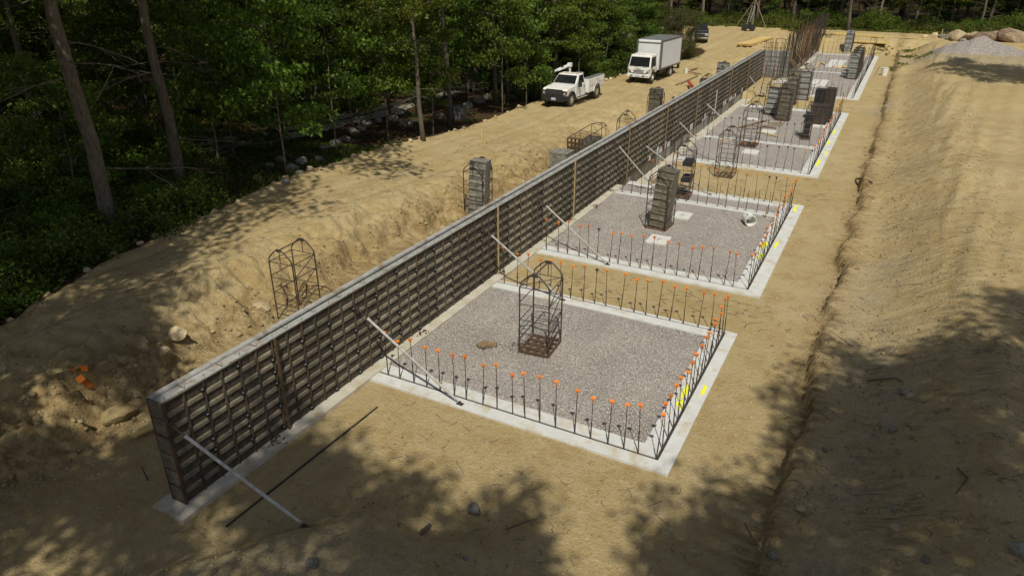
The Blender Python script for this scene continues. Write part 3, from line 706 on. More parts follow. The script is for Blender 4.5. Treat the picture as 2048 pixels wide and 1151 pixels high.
# raking pipe braces
BR = [((345, 852), (615, 1083), 'nearest long grey pipe brace leaning from the wall end down to the sand'), ((715, 618), (920, 805), 'pipe brace reaching down to the front footing of the nearest bed'), ((968, 457), (1125, 598), 'pipe brace passing behind the nearest empty frame'),
      ((1080, 400), (1215, 527), 'pipe brace reaching to the front footing of the second bed'), ((1230, 283), (1310, 378), 'pipe brace whose foot hides behind the loaded frame'), ((1280, 283), (1420, 388), 'long pipe brace crossing behind the loaded frame'),
      ((1352, 237), (1433, 322), 'pipe brace reaching down to the left empty frame of the third bed'), ((1408, 203), (1462, 252), 'pipe brace in the middle of the third bed'), ((1497, 150), (1528, 190), 'farthest pipe brace near the orange ladder')]
def on_wall(px, py):
    d = ray(px, py); t = (XF + .04) / d.x
    return Vector((0, 0, CAMZ)) + d * t
for (a, b, lb) in BR:
    p0 = on_wall(*a); p1 = G(*b, 0.03)
    if b[1] > 1000: p1.z = Hs(p1.x, p1.y) + .05
    d = (p1 - p0); n_ = d.length; mb = MB(); q0 = p0 + d * .10; q1 = p1 - d * .03
    root = empty('pipe_brace', p1); tag(root, lb, 'brace', 'pipe braces propping the formwork wall')
    o_ = p1
    mb.tube([q0 - o_, q1 - o_], .034, 8); mb.tube([q0 - o_, q0 + d * .02 - o_], .042, 8); mb.build('pipe', MT['galv'], root)
    m2 = MB(); m2.tube([p0 - o_, q0 - o_], .014, 6); m2.build('threaded_rod', MT['steel'], root)
    m3 = MB(); m3.box(-.09, .09, -.06, .06, -.035, -.022); m3.box(-.03, .03, -.012, .012, -.021, .05); m3.build('foot_plate', MT['steel'], root)
    m4 = MB(); m4.box(p0.x - o_.x - .035, p0.x - o_.x + .0, p0.y - o_.y - .05, p0.y - o_.y + .05, p0.z - o_.z - .08, p0.z - o_.z + .08); m4.build('wall_bracket', MT['steel'], root)
a, b = GT(755, 813, .02), GT(452, 1052, .02); mb = MB(); mb.obox((0, 0, 0), b - a, .035, .025); o = mb.build('steel_bar', MT['steel']); o.location = a; tag(o, 'long thin dark steel bar lying on the sand beside the wall footing', 'steel bar')
a, b = GT(283, 932, .25), GT(296, 960, .0); mb = MB(); mb.tube([(0, 0, 0), b - a], .014, 6); o = mb.build('steel_stake', MT['steel']); o.location = a; tag(o, 'short dark stake standing in the sand left of the wall end', 'stake')

# ---------------------------------------------------------------- rebar dowels with caps
def dowel_proto(h, cap, seed):
    rr = random.Random(seed); mb = MB(); tx, ty = rr.uniform(-.055, .055), rr.uniform(-.055, .055)
    mb.tube([(0, 0, -.1), (0, 0, .0), (tx * .45, ty * .45, h * .45)], .0155, 6); mb.tube([(tx * .45 + .004, ty * .45, h * .44), (tx, ty, h)], .0095, 6)
    o = mb.build('rebar_dowel', MT['rebar'])
    if cap:
        m2 = MB(); m2.tube([(tx, ty, h - .075), (tx, ty, h - .006)], [.016, .024], 8)
        P = []
        for z, s in ((h - .006, .026), (h + .026, .050)):
            for sx, sy in ((-1, -1), (1, -1), (1, 1), (-1, 1)): P.append((tx + sx * s, ty + sy * s, z))
        m2.hexa(P); m2.box(tx - .050, tx + .050, ty - .050, ty + .050, h + .0265, h + .034)
        m2.build('safety_cap', MT[cap], o)
    return o
DP = {}
def dowel_row(p0, p1, n, h, cap, label, group, jit=.05, dark=0.0):
    for i in range(n):
        t = i / (n - 1)
        c_ = cap if (rnd.random() > dark) else ('black' if cap else cap)
        v = rnd.randrange(4); key = (h, c_, v)
        first = key not in DP
        if first: DP[key] = dowel_proto(h, c_, v * 7 + 1)
        o = DP[key] if first else copy_tree(DP[key])
        o.location = (p0[0] + (p1[0] - p0[0]) * t + 1.4 * rnd.uniform(-jit, jit) * (p1[0] != p0[0]), p0[1] + (p1[1] - p0[1]) * t + rnd.uniform(-jit, jit) * (p1[1] != p0[1]), rnd.uniform(-.08, .05))
        o.rotation_euler = (0, 0, rnd.uniform(-.5, .5))
        tag(o, label if c_ != 'black' else label.replace('orange', 'dark'), 'rebar dowel', group)
g_ = 'rebar dowels standing in the footings'
dowel_row((-10.3, 12.38), (-2.98, 12.38), 19, 1.2, 'orange', 'orange capped rebar dowel in the front footing of the nearest gravel bed', g_ + ', front row')
dowel_row((XR, 12.8), (XR, 18.5), 15, 1.2, 'orange', 'orange capped rebar dowel in the right side footing of the nearest gravel bed', g_ + ', right row')
dowel_row((-10.3, 18.86), (-2.98, 18.86), 19, 1.2, 'orange', 'orange capped rebar dowel in the rear footing of the nearest gravel bed', g_ + ', rear row', dark=.12)
dowel_row((-10.3, 22.22), (-2.98, 22.22), 19, 1.2, 'orange', 'orange capped rebar dowel in the front footing of the second gravel bed', g_ + ', second bed front', dark=.05)
dowel_row((XR, 22.7), (XR, 31.6), 19, 1.2, 'orange', 'orange capped rebar dowel in the right side footing of the second gravel bed', g_ + ', second bed right')
dowel_row((-10.3, 30.38), (-3.3, 30.38), 17, 1.0, None, 'bare rebar dowel in the cross footing of the second gravel bed', g_ + ', second bed cross row')
dowel_row((-9.6, 32.06), (-2.98, 32.06), 17, 1.2, 'orange', 'orange capped rebar dowel in the rear footing of the second gravel bed', g_ + ', second bed rear', dark=.1)
dowel_row((-9.7, 37.62), (-3.0, 37.62), 17, 1.25, 'orange', 'orange capped rebar dowel in the front footing of the third gravel bed', g_ + ', third bed front', dark=.5)
dowel_row((-9.7, 43.6), (-3.3, 43.6), 15, 1.25, 'black', 'dark capped rebar dowel in the cross footing of the third gravel bed', g_ + ', third bed cross row')
dowel_row((XR, 38.2), (XR, 54.4), 30, 1.2, 'orange', 'orange capped rebar dowel in the right side footing of the third gravel bed', g_ + ', third bed right')
dowel_row((-9.6, 54.8), (-3.2, 54.8), 15, 1.3, 'black', 'dark capped rebar dowel in the rear footing of the third gravel bed', g_ + ', third bed rear')
dowel_row((-8.1, 61.45), (-2.75, 61.45), 14, 1.9, None, 'tall bare rebar in the front footing of the farthest gravel bed', g_ + ', farthest bed front')
dowel_row((-2.75, 62.5), (-2.75, 90), 34, 2.0, None, 'tall bare rebar in the right side footing of the farthest gravel bed', g_ + ', farthest bed right', .2)
dowel_row((-8.0, 75.4), (-3.2, 75.4), 13, 2.2, None, 'tall bare rebar in the cross footing of the farthest gravel bed', g_ + ', farthest bed cross row')
dowel_row((-8.0, 90.2), (-3.0, 90.2), 13, 2.2, None, 'tall bare rebar in the rear footing of the farthest gravel bed', g_ + ', farthest bed rear')

# ---------------------------------------------------------------- tall rebar mats beyond the wall
def rebar_mat(x, y0, y1, h, label, zig=0.0, rz=0.0):
    root = empty('rebar_mat', (x, y0, 0), rz); tag(root, label, 'rebar mat', 'tied rebar mats for the unpoured wall')
    n = int((y1 - y0) / 0.25); a = None
    for i in range(n):
        if a is None:
            mb = MB(); mb.tube([(0, 0, 0), (.0, .0, h * .5), (.02, .0, h)], .017, 5); a = mb.build('vertical_bar', MT['rust' if zig else 'rebar'], root); o = a
        else: o = a.copy(); col.objects.link(o); o.parent = root
        o.location = (rnd.uniform(-.02, .02), (i + .5) * .25 + rnd.uniform(-.06, .06), rnd.uniform(-.2, .15)); o.rotation_euler = (rnd.uniform(-.025, .025), rnd.uniform(-.03, .03), 0)
    b_ = None
    for k in range(int(h / .4)):
        if b_ is None:
            mb = MB(); mb.tube([(.02, 0, 0), (.02, (y1 - y0) / 2, .01), (.02, y1 - y0, 0)], .011, 5); b_ = mb.build('horizontal_bar', MT['rebar'], root); o = b_
        else: o = b_.copy(); col.objects.link(o); o.parent = root
        o.location = (0, 0, .2 + k * .4)
for i, (x, y0, y1, h) in enumerate(((-8.75, 68.8, 76.2, 3.6), (-9.25, 69.0, 76.4, 3.7), (-8.75, 76.4, 84, 3.7), (-9.25, 76.6, 84.2, 3.8), (-8.75, 84.2, 91, 3.8), (-9.25, 84.4, 91.2, 3.9), (-8.75, 91.2, 97, 3.9), (-9.25, 91.4, 97, 4.0))):
    rebar_mat(x, y0, y1, h, ('front' if i % 2 == 0 else 'rear') + ' curtain of tied rebar, ' + ('next to the end of the panelled wall', 'just past the orange ladder', 'where brown timber frames stand', 'farthest section by the woods')[i // 2], i in (2, 3))
rebar_mat(-8.8, 68.5, 70.9, 3.1, 'front curtain of tied rebar crossing between the wall end and the long mats', 1, R(90))
rebar_mat(-8.8, 69.2, 71.6, 3.2, 'rear curtain of tied rebar crossing between the wall end and the long mats', 0, R(90))
mb = MB(); mb.box(-2.3, 0, 0, .02, 0, 2.3)
for k in range(5): mb.box(-2.3 + k * .56, -2.25 + k * .56, -.05, -.001, 0, 2.35)
o = mb.build('form_sheet', [MT['greyform']]); o.location = (-8.9, 70.0, 0); tag(o, 'grey form sheet standing behind the crossing rebar by the ladder', 'form sheet')
def timber_frame(x, y, z0, h, w, label, mat='oldtimber'):
    mb = MB(); mb.obox((0, 0, z0), (0, 0, z0 + h), .045, .045); mb.obox((0, w, z0), (0, w, z0 + h), .045, .045); mb.obox((.05, -.03, z0 + h - .05), (.05, w + .03, z0 + h - .05), .045, .045); mb.obox((.05, -.03, z0 + h * .55), (.05, w + .03, z0 + h * .55), .04, .04)
    mb.obox((0, -.03, z0 + h + .03), (-.8, -.03, z0 + h + .03), .045, .045); mb.obox((-.8, 0, z0), (-.8, 0, z0 + h), .045, .045)
    o = mb.build('scaffold_frame', MT[mat]); o.location = (x, y, 0); tag(o, label, 'scaffold frame', 'brown scaffold frames along the rebar')
timber_frame(-9.6, 70.5, 0, 3.2, 2.2, 'brown scaffold frame beside the rebar, nearest the ladder', 'rust')
timber_frame(-9.5, 78.0, 0, 4.2, 2.6, 'brown scaffold frame beside the rebar, in the middle', 'rust')
timber_frame(-9.5, 84.0, 0, 4.5, 2.8, 'tallest brown scaffold frame beside the rebar, farthest away', 'rust')
for (a, za, b, zb_, lb) in (((1575, 112), 2.2, (1605, 158), .1, 'upper brown timber prop leaning on the rebar'), ((1582, 118), 1.9, (1622, 160), .1, 'lower brown timber prop leaning on the rebar'), ((1593, 106), 2.3, (1625, 152), .1, 'long brown timber prop leaning towards the farthest bed')):
    A, B = G(*a, za), G(*b, zb_); mb = MB(); mb.obox((0, 0, 0), A - B, .09, .05); o = mb.build('timber_prop', MT['oldtimber']); o.location = B; tag(o, lb, 'timber prop')
# end board of the poured wall, by the ladder
mb = MB(); mb.box(0, .25, 0, .05, 0, 2.3); mb.box(.02, .1, -.04, -.001, .1, 2.5); o = mb.build('stop_end_board', MT['timber']); o.location = (-11.2, 68.65, 0); tag(o, 'pale timber stop board closing the far end of the panelled wall', 'board')

def ladder(base, top, w, rungs, mrail, mrung, label):
    root = empty('ladder', base); tag(root, label, 'ladder')
    d = Vector(top) - Vector(base); side = Vector((0.85, -0.5, 0)).normalized()
    for s in (-1, 1):
        mb = MB(); mb.obox(side * (s * w / 2), side * (s * w / 2 * .9) + d, .045, .07); mb.build('rail', mrail, root)
    for k in range(rungs):
        c_ = d * ((k + .6) / rungs); mb = MB(); mb.obox(c_ - side * (w / 2 - .03), c_ + side * (w / 2 - .03), .06, .03); mb.build('rung', mrung, root)
ladder(G(1528, 190, 0), G(1543, 126, 2.75), .8, 10, MT['red'], MT['galv'], 'orange red ladder leaning at the end of the formwork wall')
ladder(G(1640, 108, 0), G(1645, 80, 1.9), .5, 7, MT['timber'], MT['timber'], 'pale timber ladder at the far end of the rebar mats')
# ---------------------------------------------------------------- lifting frames, empty or loaded with form panels
def frame_posts(parent, w=.86, l=1.0, h=2.05, lying=False, mat='steel'):
    """steel lifting frame: base pan, four posts, rails, arched ends and a lifting eye"""
    hw, hl = w / 2, l / 2; r = .021
    for sy in (-1, 1):
        mb = MB(); y = sy * hl
        mb.tube([(-hw, y, 0), (-hw, y, h - .06), (-hw + .02, y, h + .06), (-hw + .09, y, h + .15), (-.15, y, h + .33), (-.07, y, h + .37), (.07, y, h + .37), (.15, y, h + .33), (hw - .09, y, h + .15), (hw - .02, y, h + .06), (hw, y, h - .06), (hw, y, 0)], r, 6)
        mb.prismx([(y - .012, h + .31), (y + .012, h + .31), (y + .012, h + .40), (y - .012, h + .40)], -.09, .09)
        mb.tube([(0, y, h + .36), (0, y, h - .06)], .014, 5)
        mb.build('end_arch', MT[mat], parent)
    mb = MB()
    for z in (.42, 1.0, 1.55, h - .05):
        for sx in (-1, 1):
            if z > 1.8 or sx < 0 or True: mb.tube([(sx * hw, -hl, z), (sx * hw, hl, z)], .014, 5)
    for z in (.28, .62, 1.02, 1.5, h - .05):
        for sy in (-1, 1): mb.tube([(-hw, sy * hl, z), (hw, sy * hl, z)], .013, 5)
    mb.build('side_rails', MT[mat], parent)
    mb = MB()
    for k, (za, zb_) in enumerate(((.42, 1.0), (1.0, 1.55), (1.55, h - .05))): mb.tube([(hw, -hl, za), (hw, hl, zb_)], .014, 5)
    mb.tube([(-hw, -hl, h - .02), (hw, hl, h - .02)], .011, 5); mb.tube([(0, -hl, h + .37), (0, hl, h + .37)], .020, 5)
    mb.build('brace_rods', MT[mat], parent)
    mb = MB()
    for x in (-hw, hw): mb.obox((x, -hl, .03), (x, hl, .03), .05, .06)
    for y in (-hl, hl): mb.obox((-hw + .026, y, .03), (hw - .026, y, .03), .05, .06)
    for k in range(1, 4): mb.box(-hw + .026, hw - .026, -hl + k * l / 4 - .05, -hl + k * l / 4 + .05, .035, .045)
    for k in range(1, 4): mb.box(-hw + k * w / 4 - .05, -hw + k * w / 4 + .05, -hl + .026, hl - .026, .047, .055)
    mb.build('base_pan', MT['rust'], parent)

def panel_mesh(h=2.35, w=.6, d=.062, bars=8, thin=1.0):
    mb = MB(); mb.box(-w / 2, w / 2, -d / 2 + .04, -d / 2 + .052, .0, h, 1)
    for x in (-w / 2, w / 2 - .014): mb.box(x, x + .014, -d / 2, d / 2, 0, h, 0)
    for z in (0, h - .016): mb.box(-w / 2 + .0145, w / 2 - .0145, -d / 2, d / 2, z, z + .016, 0)
    for k in range(1, bars):
        z = h * k / bars; mb.hexa([(-w / 2 + .015, -d / 2 + .004, z - .035 * thin), (w / 2 - .015, -d / 2 + .004, z - .035 * thin), (w / 2 - .015, -d / 2 + .039, z - .045 * thin), (-w / 2 + .015, -d / 2 + .039, z - .045 * thin),
            (-w / 2 + .015, -d / 2 + .012, z + .012), (w / 2 - .015, -d / 2 + .012, z + .012), (w / 2 - .015, -d / 2 + .039, z + .03), (-w / 2 + .015, -d / 2 + .039, z + .03)], 2)
    if bars == 8: mb.box(-.012, .012, -d / 2 + .002, -d / 2 + .038, .017, h - .017, 0)
    return mb
PANELS = {}
def load_panels(root_loc, rz, n, kind, label, w=.72, h=2.35, lean=.06, base_z=.07, off=(0, 0), y0=-.32):
    """form panels stacked upright: each one a thing of its own"""
    key = (kind, w, h)
    for k in range(n):
        if key not in PANELS:
            ms = {'brown': [MT['stackbar'], MT['fbar'], MT['stackbar']], 'pale': [MT['stackpale'], MT['stackpale'], MT['stackpale']], 'grey': [MT['steel'], MT['greyform'], MT['steel']], 'dark': [MT['stackbar'], MT['fbar'], MT['stackbar']]}[kind]
            o = (panel_mesh(h, w, bars=5, thin=.5) if kind == 'grey' else panel_mesh(h, w, thin=.6 if kind != 'pale' else 1.0)).build('stacked_form', ms); PANELS[key] = o
        else: o = PANELS[key].copy(); col.objects.link(o)
        lx = off[0] + .006 * math.sin(k * 2.1); ly = y0 + k * .068
        c_, s_ = math.cos(rz), math.sin(rz)
        o.location = (root_loc[0] + lx * c_ - ly * s_, root_loc[1] + lx * s_ + ly * c_, root_loc[2] + base_z)
        o.rotation_euler = (0, lean, rz) if False else Matrix.Rotation(rz, 3, 'Z').to_euler()
        if lean: o.rotation_euler = (Matrix.Rotation(rz, 3, 'Z') @ Matrix.Rotation(lean, 3, 'Y')).to_euler()
        tag(o, ('frontmost ' if k == 0 else '') + label, 'form panel', label)

FR_PROTO = None
def lifting_frame(loc, rz, label, w=.86, l=1.0, tilt=None, h=2.05):
    global FR_PROTO
    root = empty('lifting_cage', loc, rz)
    if tilt: root.rotation_euler = tilt
    tag(root, label, 'lifting frame', 'steel lifting frames for form panels')
    frame_posts(root, w, l, h)
    return root
Z0 = -.02
lifting_frame((-7.42, 15.62, Z0), R(4), 'empty black lifting frame with arched top standing on the nearest gravel bed')
lifting_frame((-7.42, 26.78, Z0), R(-3), 'lifting frame loaded with a leaning stack of form panels in the second bed')
load_panels((-7.42, 26.78, Z0), R(-3), 9, 'brown', 'weathered form panel in the leaning stack in the second bed', off=(.03, 0), lean=.075)
fr = lifting_frame((-7.75, 31.15, 0.02), R(5), 'lifting frame with black shelves behind the loaded frame in the second bed')
for z in (.75, 1.5):
    mb = MB(); mb.box(.0, .41, -.49, .42, z, z + .17); mb.build('shelf', MT['black'], fr)
lifting_frame((-6.75, 35.7, -.1), R(0), 'empty lifting frame on bare sand between the second and third beds')
lifting_frame((-6.9, 42.5, .0), R(-2), 'empty lifting frame on gravel beside loose boards in the third bed')
lifting_frame((-6.3, 50.9, Z0), R(0), 'lifting frame loaded with brown panels in the third bed')
load_panels((-6.3, 50.9, Z0), 0, 10, 'dark', 'brown form panel stacked in the frame of the third bed', w=.78, off=(0, 0), lean=.05)
lifting_frame((-7.35, 52.5, Z0), R(0), 'lifting frame loaded with pale grey panels left of the brown stack')
load_panels((-7.35, 52.5, Z0), 0, 8, 'grey', 'pale grey form panel stacked left of the brown stack', w=.78, h=1.75)
lifting_frame((-6.75, 57.2, Z0), R(0), 'lifting frame loaded with brown panels behind the third bed')
load_panels((-6.75, 57.2, Z0), 0, 9, 'dark', 'brown form panel stacked behind the third bed', w=.78, lean=0)
lifting_frame((-6.3, 59.6, -.1), R(0), 'large lifting frame holding one pale panel on the sand behind the third bed', w=1.1, l=.9, h=2.3)
load_panels((-6.3, 59.6, -.1), 0, 3, 'grey', 'pale panel in the large frame behind the third bed', w=1.0, h=2.1, lean=0)
for i, (y, h_) in enumerate(((72.2, 2.2), (74.2, 2.2), (76.5, 2.3))):
    lifting_frame((-3.6 - .02 * i, y, Z0), R(-6), ('nearest', 'middle', 'rearmost')[i] + ' of three lifting frames with light grey panels in the farthest bed')
    load_panels((-3.6 - .02 * i, y, Z0), R(-6), 9, 'grey', 'light grey form panel in the ' + ('nearest', 'middle', 'rearmost')[i] + ' frame of the farthest bed', w=.76, h=2.2, lean=0)
lifting_frame((-5.65, 92.4, -.05), R(0), 'lifting frame with light grey panels at the foot of the far bank')
load_panels((-5.65, 92.4, -.05), 0, 8, 'grey', 'light grey form panel at the foot of the far bank', w=.78, h=2.5, lean=0)
# behind the wall
def gz(x, y, d=0): return Hs(x, y) + d
lifting_frame((-14.85, 13.9, -.12), R(4), 'empty arched lifting frame standing between the left bank and the wall')
lifting_frame((-14.75, 24.6, -.10), R(6), 'lifting frame with pale weathered panels between the left bank and the wall')
load_panels((-14.75, 24.6, -.10), R(6), 8, 'pale', 'weathered form panel in the frame behind the wall', w=.74, off=(.03, 0), lean=.06, h=2.4)
lifting_frame((-12.6, 36.9, -.1), R(12), 'empty lifting frame behind the wall, only its arched top showing')
lifting_frame((-13.55, 45.3, -.12), R(3), 'lifting frame with dark panels behind the wall below the pickup', l=.9)
load_panels((-13.55, 45.3, -.12), R(3), 8, 'dark', 'dark form panel in the frame behind the wall below the pickup', w=.78, lean=0)
lifting_frame((-12.1, 52.6, -.12), R(5), 'lifting frame with dark panels behind the wall below the box truck', l=.9)
load_panels((-12.1, 52.6, -.12), R(5), 8, 'dark', 'dark form panel in the frame behind the wall below the box truck', w=.82, lean=0, h=2.1)
lifting_frame((-12.5, 59.6, -.1), R(5), 'lifting frame with pale grey panel behind the far end of the wall')
load_panels((-12.5, 59.6, -.1), R(5), 4, 'grey', 'pale grey form panel behind the far end of the wall', w=.9, lean=0)
# one lying on its side behind the wall, full of panels
fr = lifting_frame((-14.1, 33.4, .95), 0, 'lifting frame lying on its side behind the wall with panels in it', tilt=(R(-87), R(0), R(-2)), h=3.1)
for k in range(7):
    o = panel_mesh(2.5, .8).build('stacked_form', [MT['stackbar'], MT['fply'], MT['stackbar']]) if k == 0 else o.copy()
    if k: col.objects.link(o)
    o.location = (-14.1, 33.6, .50 + k * .066); o.rotation_euler = (R(-87), 0, R(-2)); tag(o, 'form panel lying flat in the frame behind the wall', 'form panel', 'form panels lying flat')
mb = MB(); mb.box(-.45, .45, -.5, .5, 0, .75); mb.box(-.47, .47, -.52, .52, .751, .80); mb.tube([(-.4, -.55, .1), (-.4, -.55, .95), (.4, -.55, .95), (.4, -.55, .1)], .025, 6)
o = mb.build('parts_bin', MT['stackpale'], bevel=.01); o.location = (-14.25, 32.1, .28); tag(o, 'grey steel parts bin with a pipe handle at the end of the lying frame', 'bin')

# black form boxes and the leaning dark frame in the third bed
def crate(x, y, z, sx, sy, sz, mat, label, rz=0.0, cat='form box'):
    mb = MB(); mb.box(-sx / 2, sx / 2, -sy / 2, sy / 2, 0, sz)
    n = max(2, int(sx / .3))
    for k in range(n + 1):
        xx = -sx / 2 + k * sx / n; mb.box(xx - .02, xx + .02, -sy / 2 - .03, -sy / 2 - .001, 0.02, sz - .02)
    for k in range(3):
        yy = -sy / 2 + .1 + k * (sy - .2) / 2; mb.box(sx / 2 + .001, sx / 2 + .03, yy - .02, yy + .02, .02, sz - .02)
    mb.box(-sx / 2 - .025, sx / 2 + .025, -sy / 2 - .025, sy / 2 + .025, sz + .001, sz + .04)
    o = mb.build('form_box', MT[mat]); o.location = (x, y, z); o.rotation_euler = (0, 0, rz); tag(o, label, cat, 'dark form boxes in the third bed')
crate(-4.05, 50.6, Z0, .98, 1.1, 1.2, 'brownbox', 'low dark brown ribbed form box in the third bed')
crate(-4.28, 51.75, Z0, .58, .9, 2.0, 'blackbox', 'tall black form box standing behind the brown one')
crate(-3.66, 51.75, Z0, .56, .95, 2.1, 'brownbox', 'tall brown form box with a lifting loop beside the black one')
mb = MB(); mb.tube([(-.15, 0, 0), (0, 0, .35), (.15, 0, 0)], .02, 6); o = mb.build('lifting_loop', MT['steel']); o.location = (-3.66, 51.75, 2.12); tag(o, 'steel lifting loop on top of the tall brown form box', 'loop')
o = lifting_frame((-4.2, 46.0, Z0), R(6), 'narrow dark lifting frame leaning in the third bed', w=.46, l=1.0, h=1.7)
mb = MB(); mb.box(-.19, .16, -.30, .45, .07, 1.5); mb.build('panel_pack', MT['blackbox'], o)
# loose boards
def board(a, b, w, h, mat, label, z=.02, cat='board', grp=None):
    A, B = G(*a, z), G(*b, z); mb = MB(); mb.obox((0, 0, 0), B - A, w, h); o = mb.build('loose_board', MT[mat], bevel=.004); o.location = A; tag(o, label, cat, grp)
board((1478, 254), (1535, 240), .1, .045, 'oldtimber', 'long brown board lying left to right in the third bed', .05)
board((1484, 256), (1568, 247), .1, .045, 'oldtimber', 'longest brown board lying across the third bed', .1)
board((1525, 252), (1553, 256), .12, .05, 'oldtimber', 'short brown board in front of the brown panel stack', .03)
board((1535, 245), (1560, 246), .1, .04, 'oldtimber', 'thin board at the foot of the brown panel stack', .03)
board((1514, 262), (1558, 273), .08, .045, 'timber', 'yellow board lying beside the pad in the third bed', .03)
board((268, 868), (312, 848), .22, .05, 'timber', 'pale yellow plank sticking out behind the near end of the wall', .12)
for i, (a, b, lb) in enumerate((((955, 690), (972, 684), 'left short wood block on the nearest gravel bed'), ((973, 687), (993, 689), 'right short wood block on the nearest gravel bed'), ((964, 693), (974, 688), 'small wood block in front of the two others'))):
    board(a, b, .14, .09, 'oldtimber', lb, .05, 'wood block', 'wood blocks')
board((1630, 136), (1641, 124), .12, .05, 'timber', 'yellow board forming a v on the farthest bed', .05); board((1641, 124), (1652, 130), .12, .05, 'timber', 'short yellow board forming a v on the farthest bed', .05)
board((1668, 133), (1694, 133), .5, .06, 'timber', 'pale plywood sheet on the farthest bed', .05)
board((1572, 165), (1600, 168), .1, .05, 'timber', 'pale board lying in front of the farthest bed', .05)
# leftover leaves by the nearest frame
mb = MB()
for k in range(46):
    px, py = rnd.choice(((1028, 690), (1048, 700), (1040, 698))); p = G(px + rnd.gauss(0, 7), py + rnd.gauss(0, 5), 0)
    a = rnd.random() * 6.28; s = rnd.uniform(.03, .06); z = rnd.uniform(.0, .09)
    mb.add([(p.x, p.y, z), (p.x + s * math.cos(a), p.y + s * math.sin(a), z + .02), (p.x + s * 1.6 * math.cos(a + .5), p.y + s * 1.6 * math.sin(a + .5), z), (p.x + s * math.cos(a + 1), p.y + s * math.sin(a + 1), z - .01)], [(0, 1, 2, 3)])
tag(mb.build('dead_leaves', MT['deadleaf']), 'dry brown leaves at the left corner of the nearest empty frame', 'leaves', kind='stuff')
# white pipe bucket lying on its side
p = G(1497, 447, .0); root = empty('pipe_section', (p.x, p.y, .20), R(-62)); tag(root, 'short white plastic pipe section lying on the second gravel bed', 'pipe')
mb = MB(); n = 28
for (r0, r1, x0, x1) in ((.23, .23, -.26, .26),):
    vs = []; 
    for x, r in ((x0, r0), (x1, r1), (x1, r1 - .025), (x0, r0 - .025)):
        for j in range(n): t = 6.28318 * j / n; vs.append((x, r * math.cos(t), r * math.sin(t)))
    mb.add(vs, [(a * n + j, a * n + (j + 1) % n, ((a + 1) % 4) * n + (j + 1) % n, ((a + 1) % 4) * n + j) for a in range(4) for j in range(n)])
mb.build('barrel', MT['pvc'], root, bevel=.004)
mb = MB(); mb.tube([(.2, 0, 0), (.262, 0, 0)], .245, 28, caps=False); mb.build('collar', MT['pvc'], root)
text('print', 'ASTM', .09, MT['trim'], root, (0, -.12, .205), (R(30), 0, 0), .002)
def bucket(x, y, z, s, label):
    root = empty('bucket', (x, y, z)); tag(root, label, 'bucket'); mb = MB(); mb.tube([(0, 0, 0), (0, 0, .36 * s), (0, 0, .37 * s)], [.13 * s, .155 * s, .165 * s], 16); mb.build('pail', MT['pvc'], root)
    m2 = MB(); m2.tube([(-.16 * s, 0, .33 * s), (-.1 * s, .1 * s, .3 * s), (.1 * s, .1 * s, .3 * s), (.16 * s, 0, .33 * s)], .008, 5); m2.build('handle', MT['steel'], root)
p = G(1768, 150, .0); bucket(p.x, p.y, Hs(p.x, p.y), 1.9, 'white bucket standing on the sand right of the farthest bed')
mb = MB(); mb.box(-.02, .02, -.02, .02, -.1, .45); o = mb.build('wooden_stake', MT['oldtimber']); o.location = (-3.75, 29.9, 0); tag(o, 'short wooden stake beside the white pipe', 'stake')
mb = MB(); mb.tube([(0, 0, 0), (.25, -1.6, 1.0)], .02, 5); o = mb.build('leaning_bar', MT['rust']); p = G(1750, 150, 0); o.location = (p.x, p.y, Hs(p.x, p.y)); tag(o, 'rusty bar leaning on the sand near the white bucket', 'bar')
# orange caps scattered on the left bank
for k, (px, py) in enumerate(((160, 771), (170, 766), (178, 777), (173, 788), (163, 764), (182, 769))):
    p = GT(px, py, .0); mb = MB(); mb.hexa([(-.03, -.03, 0), (.03, -.03, 0), (.03, .03, 0), (-.03, .03, 0), (-.08, -.08, .07), (.08, -.08, .07), (.08, .08, .07), (-.08, .08, .07)]); mb.tube([(0, 0, -.09), (0, 0, 0)], .025, 8)
    o = mb.build('safety_cap', MT['orange']); o.location = (p.x, p.y, p.z + .05); o.rotation_euler = (rnd.uniform(-2.4, 2.4), rnd.uniform(-.8, .8), rnd.uniform(0, 6)); tag(o, 'loose orange rebar cap lying in a small heap on the left bank', 'rebar cap', 'loose orange caps on the bank')
# lumber piles far away
def lumber(px, py, z, L_, n, k, rz, label):
    p = G(px, py, z); root = empty('lumber_pile', (p.x, p.y, Hs(p.x, p.y) + .03), rz); tag(root, label, 'lumber pile')
    for i in range(n):
        for j in range(k):
            mb = MB(); mb.box(-.15 * n / 2 + i * .15, -.15 * n / 2 + i * .15 + .14, -L_ / 2 + rnd.uniform(-.15, .15), L_ / 2 + rnd.uniform(-.15, .15), j * .05, j * .05 + .045); mb.build('plank', MT['timber'], root)
lumber(1500, 88, 1.1, 4.5, 9, 5, R(-8), 'nearer stack of yellow planks left of the rebar mats')
lumber(1524, 78, 1.3, 4.5, 8, 4, R(-8), 'farther stack of yellow planks left of the rebar mats')
lumber(1715, 71, 1.5, 5.2, 6, 4, R(82), 'long stack of yellow planks on the far plateau under the woods')
lumber(1735, 77, 1.5, 4.0, 5, 3, R(84), 'lower stack of yellow planks right behind the far bank')
lumber(1800, 75, 1.5, 6.0, 3, 1, R(84), 'single layer of planks on the far plateau')
